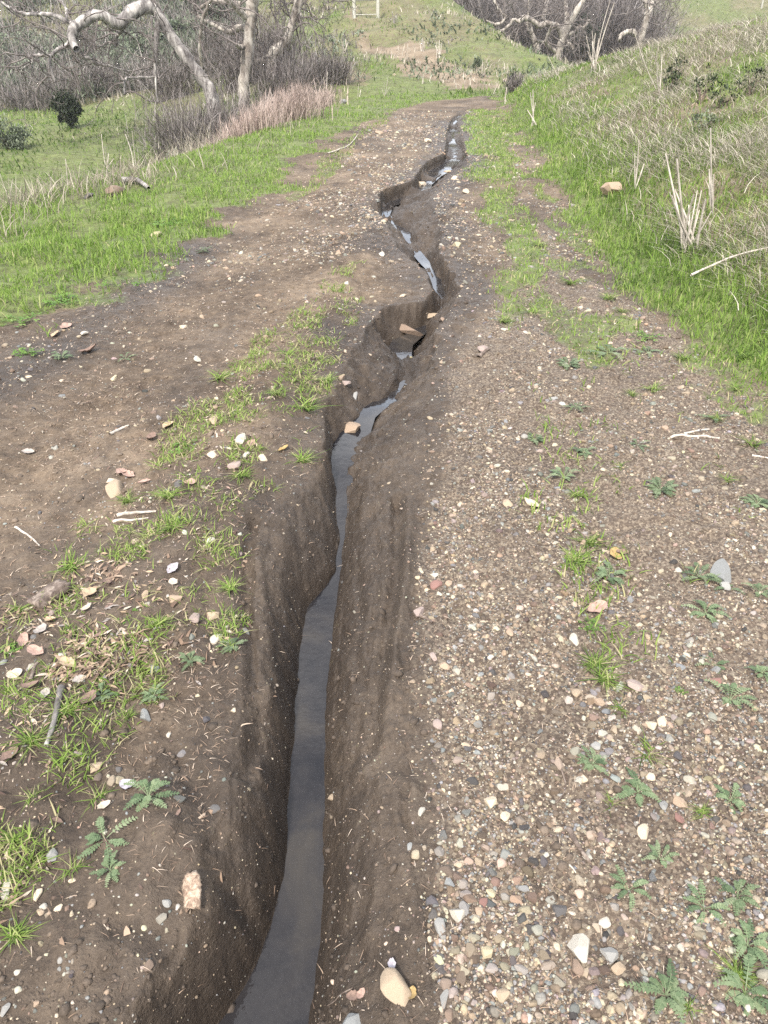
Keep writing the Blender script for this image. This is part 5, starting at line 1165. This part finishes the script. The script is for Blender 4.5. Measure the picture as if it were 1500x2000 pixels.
tree('many-limbed white sycamore in the gap between the hills', 46,
     [(1086,125),(1092,100),(1098,80),(1106,60),(1116,40),(1128,18),(1142,-5),(1155,-40)], [18,16,14,12,12,10,8],
     [([(1098,72),(1092,55),(1080,47),(1066,46),(1055,50),(1045,44),(1033,36),(1020,37),(1013,43)], [9,8,8,8,8,7,7,6], -1),
      ([(1013,43),(1003,38),(993,50),(984,58),(978,62),(977,76)], [4,4,4,3,3], -.5),
      ([(1100,62),(1107,42),(1106,22),(1104,0)], [8,7,6,5], 1),
      ([(1088,105),(1075,92),(1066,80),(1073,62),(1078,52)], [6,5,4,4], -1),
      ([(1105,70),(1125,60),(1130,52),(1140,54),(1150,40)], [5,5,4,4,3], .5),
      ([(1104,80),(1118,92),(1122,108)], [5,4,3], -.5),
      ([(1062,82),(1048,80),(1062,82)], [3,3,2], 0)],
     24, 'bark', n1=46, L1=3.0, r1=.032, droop=-.02)
tree('white sycamore trunk leaning left behind the spur', 48,
     [(1056,120),(1050,100),(1044,80),(1040,68),(1034,45),(1032,20),(1035,-10)], [12,12,11,8,7,6,5],
     [([(1042,76),(1034,62),(1030,50),(1031,42)], [5,5,4,3], 0), ([(1060,40),(1066,15),(1070,-5)], [6,6,5], 1), ([(965,0),(978,22),(988,33),(975,47),(958,45),(948,40)], [4,4,4,4,3], -1)],
     25, 'bark', n1=36, L1=3.2, r1=.030, droop=-.02)
tree('forked brown-barked sycamore on the crest of the bank', 44,
     [(1247,92),(1252,75),(1257,58),(1262,40),(1265,25),(1262,8),(1256,-15)], [16,14,13,12,9,8],
     [([(1264,30),(1270,12),(1277,-5),(1282,-30)], [10,9,8,7], .5), ([(1243,70),(1236,62),(1224,62),(1214,68),(1209,78)], [6,7,6,6,4], -.5), ([(1209,78),(1212,82)], [4,3], 0), ([(1258,55),(1268,20),(1270,0)], [3,2,2], 0)],
     26, 'bark', n1=16, L1=2.4, r1=.028, droop=-.02)

# ------------------------------------------------------------------ shrubs and thickets
def thicket(name, label, px, py, D, wpx, hpx, n, mat, seed, cat='shrub', lean=.35, wd=1.0, sub=4, group=None, zbase=None):
    """bare many-stemmed shrub: stems with side twigs, all real little blades"""
    r = np.random.default_rng(seed); x = A(px, py, D)[0]; m = mpp(px, py, D); rx = wpx * m / 2; h = hpx * m
    z = Hs(x, D) if zbase is None else zbase
    ox, oy = r.normal(0, rx * .45, n), r.normal(0, rx * .35, n)
    b = np.stack([ox, oy, H(x + ox, D + oy) - z - .05], 1); hh = h * r.uniform(.45, 1.05, n); az = np.arctan2(oy, ox) + r.normal(0, .9, n); ln_ = np.abs(r.normal(lean, .22, n))
    w0 = np.full(n, m * 1.5 * wd) * r.uniform(.5, 1.2, n); ti = np.clip(r.normal(.45, .25, n), 0, 1)
    parts = [blades(b, hh, w0, az, ln_, ti, seg=4, bend=r.normal(0, .15, n), droop=.25)]
    # side twigs from points along the stems
    s = r.uniform(.3, .95, n * sub); k = np.repeat(np.arange(n), sub)
    d = np.stack([np.cos(az[k]), np.sin(az[k])], 1); c = b[k].copy(); c[:, :2] += d * (hh[k] * ln_[k] * s ** 1.7)[:, None]
    c[:, 2] += hh[k] * np.sqrt(np.clip(1 - np.minimum(ln_[k], .97) ** 2 * .85, .03, 1)) * (s - .25 * ln_[k] * s * s)
    parts.append(blades(c, hh[k] * r.uniform(.15, .4, n * sub), w0[k] * .6, r.uniform(0, 6.28, n * sub), np.abs(r.normal(.6, .3, n * sub)), np.clip(ti[k] + r.normal(0, .1, n * sub), 0, 1), seg=2, bend=r.normal(0, .2, n * sub)))
    o = mk(name, join_blades(name, parts), M[mat]); o.location = (x, D, z); return tag(o, label, cat, group)
def leafbush(name, label, px, py, D, wpx, hpx, n, mat, seed, cat='bush', lw=.05, stem=True, zc=.55):
    """leafy bush: stems inside, leaves in uneven clumps with gaps"""
    r = np.random.default_rng(seed); x = A(px, py, D)[0]; m = mpp(px, py, D); rx = wpx * m / 2; h = hpx * m; z = Hs(x, D)
    root = empty(name, (x, D, z)); tag(root, label, cat)
    nc = 18; cc = r.normal(0, 1, (nc, 3)); cc /= np.linalg.norm(cc, axis=1)[:, None]; cc *= r.uniform(.45, 1, (nc, 1)) ** .5; cr = r.uniform(.12, .48, nc); cc *= r.uniform(.7, 1.25, (nc, 1))
    k = r.integers(0, nc, n); p = cc[k] + r.normal(0, 1, (n, 3)) * cr[k][:, None] * .6
    p = p * np.array((rx * .85, rx * .75, h * .45)) + np.array((0, 0, h * zc)); p[:, 2] = np.maximum(p[:, 2], .0)
    V, q, t, ti = blades(p, np.full(n, lw) * r.uniform(.7, 1.5, n), np.full(n, lw * .45), r.uniform(0, 6.28, n), r.uniform(.3, 1, n), np.clip(r.normal(.5, .28, n) + (cr[k] - .3), 0, 1), seg=2)
    mk('foliage', mesh_np('foliage', V, [q, t], {'tint': ti}), M[mat], root)
    tb = Tubes()
    for i in range(9): tb.add(spline([(r.normal(0, .06) * rx, r.normal(0, .06) * rx, -.1), cc[i] * np.array((rx, rx, h * .3)) * .4 + np.array((0, 0, h * .3)), cc[i] * np.array((rx * .8, rx * .7, h * .42)) + np.array((0, 0, h * zc))], 7), np.linspace(h * .022, h * .006, 7), 5, False)
    mk('stems', tb.mesh('stems'), M['wood'], root); return root
# left ravine
thicket('bare_thicket', 'dark tangled thicket at the foot of the leaning sycamore', 375, 250, 21.5, 150, 150, 750, 'twig', 31, lean=.5)
thicket('bare_thicket', 'purple-grey thicket between the two left trunks', 440, 240, 21, 140, 115, 800, 'twig', 32, lean=.45)
thicket('bare_thicket', 'grey thicket under the slanting sycamore', 565, 190, 25, 130, 105, 600, 'twig', 33, lean=.4)
thicket('bare_thicket', 'pale grey brush at the foot of the bare hill', 640, 180, 26.5, 110, 70, 420, 'twig', 34, lean=.45)
thicket('bare_thicket', 'grey thicket behind the upright sycamore', 500, 130, 30, 170, 120, 800, 'twig', 35, lean=.4)
thicket('pink_weeds', 'pinkish dry weeds along the verge, main stand', 545, 250, 17.5, 170, 74, 1500, 'pinkweed', 36, 'weeds', lean=.22, wd=.9, sub=2)
thicket('pink_weeds', 'pinkish dry weeds, the nearer lower stand', 465, 280, 15.5, 180, 72, 1500, 'pinkweed', 37, 'weeds', lean=.25, wd=.8, sub=2)
thicket('pink_weeds', 'pinkish dry weeds thinning out toward the far verge', 600, 215, 21, 130, 48, 800, 'pinkweed', 38, 'weeds', lean=.22, wd=.9, sub=2)
thicket('tawny_weeds', 'tawny dry grass clump on the edge of the left verge', 180, 345, 11.6, 170, 72, 1900, 'straw', 39, 'weeds', lean=.3, wd=.7, sub=1)
thicket('tawny_weeds', 'grey-tan weeds between the tawny clump and the pink stand', 320, 315, 13, 170, 75, 700, 'straw', 40, 'weeds', lean=.4, wd=.6, sub=2)
leafbush('green_sage', 'yellow-green shrub below the tangled thicket', 372, 295, 14.5, 90, 56, 2600, 'sage', 41, lw=.045)
leafbush('green_sage', 'small bright shrub in front of the purple-grey thicket', 455, 235, 20, 56, 44, 1300, 'sage', 42, lw=.06)
leafbush('sage_bush', 'grey-green sage bush at the left edge of the meadow', 12, 255, 24, 90, 50, 2200, 'sage', 43, lw=.08)
leafbush('dark_bush', 'dark evergreen bush standing in the meadow under the arch', 128, 200, 27, 56, 62, 3600, 'darkbush', 44, lw=.09, zc=.40)
for i, (px, py, D, wp, hp, lab) in enumerate([(215,75,40,110,60,'grey-green bush framed by the arching limb'),(300,60,42,110,70,'grey-green bush right of the framed one'),(120,40,44,120,70,'sage bush behind the long left limb'),(350,50,43,100,60,'green bush behind the leaning trunk'),(50,80,42,110,60,'sage bush at the left margin of the meadow'),(160,110,39,80,40,'low sage bush behind the dark meadow bush'),(420,60,44,120,80,'dull green bush between the trunks'),(30,20,50,120,70,'sage bush in the upper left corner'),(240,15,52,130,70,'high sage bush above the arch'),(400,0,52,120,80,'dark shrub high between the trunks'),(540,20,50,60,50,'dark shrub by the slanting trunk at the top'),(930,140,29,16,22,'blue-grey sage on the spur side')]):
    leafbush('hillside_bush', lab, px, py, D, wp, hp, 2600 if wp > 50 else 500, 'darkbush' if 'dark' in lab else 'sage', 50 + i, lw=.16 if wp > 50 else .07)
for i, (px, py, D, wp, hp, lab) in enumerate([(40,110,34,150,90,'bare twiggy shrub at the left behind the limb'),(150,90,36,150,100,'bare twiggy shrub under the arching limb'),(270,110,36,120,80,'bare twiggy shrub right of the broken stub'),(330,130,32,100,100,'bare shrub against the leaning trunk'),(90,30,46,170,90,'bare shrub on the upper left slope'),(430,90,36,120,110,'bare shrub in the gap between the trunks'),(370,30,46,170,90,'bare shrub high on the slope behind the trunks')]):
    thicket('bare_shrub', lab, px, py, D, wp, hp, 330, 'twig', 70 + i, lean=.55)
# the gap on the right: bare woods filling the ravine behind the spur
leafbush('dark_shrub', 'dark shrub at the bend of the trail', 1000, 170, 24.5, 30, 34, 1100, 'darkbush', 90, lw=.05)
thicket('bare_shrub', 'purplish twiggy shrub beside the dark shrub at the bend', 1003, 178, 24.2, 30, 44, 160, 'twig', 91, lean=.4)
def brush_field(name, label, mat, N, xr, yr, dens, h, wd, seed, lean=.45, sub=3):
    """a mass of bare stems and twigs nobody could count"""
    x, y = field(N, xr, yr, dens); n = len(x); r = np.random.default_rng(seed)
    b = np.stack([x, y, H(x, y) - .05], 1); big = .55 + .9 * sm(-.4, .4, fbm(x * .35, y * .35, 3, seed))
    hh = r.uniform(h[0], h[1], n) * big; az = r.uniform(0, 6.28, n); ln_ = np.abs(r.normal(lean, .25, n)); w0 = r.uniform(wd[0], wd[1], n) * y
    ti = np.clip(r.normal(.48, .25, n) + .45 * fbm(x * .3, y * .3, 2, seed + 1), 0, 1)
    parts = [blades(b, hh, w0, az, ln_, ti, seg=4, bend=r.normal(0, .2, n), droop=.3)]
    k = np.repeat(np.arange(n), sub); s = r.uniform(.25, .95, n * sub); d = np.stack([np.cos(az[k]), np.sin(az[k])], 1); c = b[k].copy()
    c[:, :2] += d * (hh[k] * ln_[k] * s ** 1.7)[:, None]; c[:, 2] += hh[k] * np.sqrt(np.clip(1 - np.minimum(ln_[k], .97) ** 2 * .85, .03, 1)) * (s - .3 * ln_[k] * s * s)
    parts.append(blades(c, hh[k] * r.uniform(.15, .45, n * sub), w0[k] * .6, r.uniform(0, 6.28, n * sub), np.abs(r.normal(.7, .3, n * sub)), np.clip(ti[k] + r.normal(0, .12, n * sub), 0, 1), seg=2, bend=r.normal(0, .25, n * sub)))
    tag(mk(name, join_blades(name, parts), M[mat]), label, 'brush', kind='stuff')
GAPX = lambda y: np.interp(y, [36, 50, 60, 75, 95, 130], [6, 5.5, 6, 7, 7, 8])
brush_field('bare_woods', 'grey-purple bare woods massed in the gap between the hills', 'twig', 38000, (lim(.02, -1), lim(.28, 4)), (50, 135),
    lambda x, y: sm(-1, 1.5, x - GAPX(y) + 1) * (1 - sm(-2, 2, x - np.interp(y, [38, 50, 75, 95, 130], [14, 16, 20, 25, 34]))), (1.6, 4.2), (.0004, .0010), 131)
brush_field('hillside_brush', 'grey bare brush covering the slope behind the left trees', 'twig', 11000, (lim(-.62, -8), lim(-.12, 1)), (33, 80),
    lambda x, y: (1 - sm(-2, 1, x - np.interp(y, [33, 43, 60, 80], [-6.5, -6.5, -8, -10]))) * sm(33, 37, y + fbm(x * .3, y * .3, 2, 5) * 6) * (.15 + .85 * sm(-.1, .3, fbm(x * .25, y * .22, 3, 78))), (.8, 2.4), (.0004, .0010), 132)
brush_field('hillside_sage', 'grey-green low sage growing through the left slope brush', 'sage', 46000, (lim(-.62, -8), lim(-.12, 1)), (33, 85),
    lambda x, y: (1 - sm(-2, 1, x - np.interp(y, [33, 43, 60, 80], [-6.5, -6.5, -8, -10]))) * sm(34, 37, y) * sm(-.25, .15, fbm(x * .4, y * .35, 3, 77)), (.4, 1.3), (.0012, .0024), 133, lean=.6, sub=4)
brush_field('hill_scrub', 'low grey-green scrub dotted over the rounded hill', 'sage', 7000, (lim(-.25, 0), lim(.30, 0)), (27, 70),
    lambda x, y: (x > -6.5) * (x < GAPX(y)) * sm(.12, .3, fbm(x * .5, y * .28, 3, 87)), (.10, .32), (.0014, .0026), 134, lean=.7, sub=4)
brush_field('hill_stubble', 'brown dead stems dotted over the rounded hill', 'twig', 12000, (lim(-.25, 0), lim(.30, 0)), (27, 70),
    lambda x, y: (x > -6.5) * (x < GAPX(y)) * sm(.10, .3, fbm(x * .4 + 9, y * .2, 3, 88)), (.15, .45), (.0008, .0016), 135, lean=.6, sub=3)
leafbush('dark_shrub', 'dark ivy-like shrub behind the tall sheaf of stalks', 1135, 115, 48, 60, 80, 2400, 'darkbush', 92, lw=.10)
# small dark weeds on the right bank
for i, (px, py, wp, hp, lab) in enumerate([(1375,175,60,60,'dark leafy weed high on the bank'),(1320,150,50,50,'dark weed on the crest of the bank'),(1415,190,60,44,'dark weed left of the right edge, high up'),(1470,165,70,50,'dark weed at the right edge of the bank'),(1310,165,40,36,'small dark weed near the leaning stalks'),(1375,240,60,40,'grey-green weed below the round orange stone')]):
    x, y, z = G(px, py + hp * .4); leafbush('bank_weed', lab, px, py, y, wp, hp, 170, 'darkbush' if i < 5 else 'sage', 120 + i, 'weed', lw=.035)
leafbush('pale_bunchgrass', 'yellow bunch of grass near the hill top', 793, 22, 44, 16, 24, 500, 'straw', 130, 'grass clump', lw=.12)
def haze():
    import bmesh
    bm = bmesh.new(); bmesh.ops.create_cube(bm, size=1, matrix=Matrix.Diagonal((520, 300, 48, 1))); bmesh.ops.translate(bm, verts=bm.verts, vec=(0, 90, 19))
    me = bpy.data.meshes.new('haze'); bm.to_mesh(me); bm.free(); m = bpy.data.materials.new('haze'); m.use_nodes = True; n = m.node_tree.nodes; n.remove(n['Principled BSDF'])
    v = n.new('ShaderNodeVolumePrincipled'); v.inputs['Color'].default_value = (.93, .95, 1, 1); v.inputs['Density'].default_value = HAZE; v.inputs['Anisotropy'].default_value = .2
    m.node_tree.links.new(v.outputs[0], n['Material Output'].inputs['Volume']); o = mk('haze', me, m); tag(o, 'thin bright haze in the air', 'haze', kind='stuff')
HAZE = .0011
haze()
print('objects', len(bpy.data.objects))
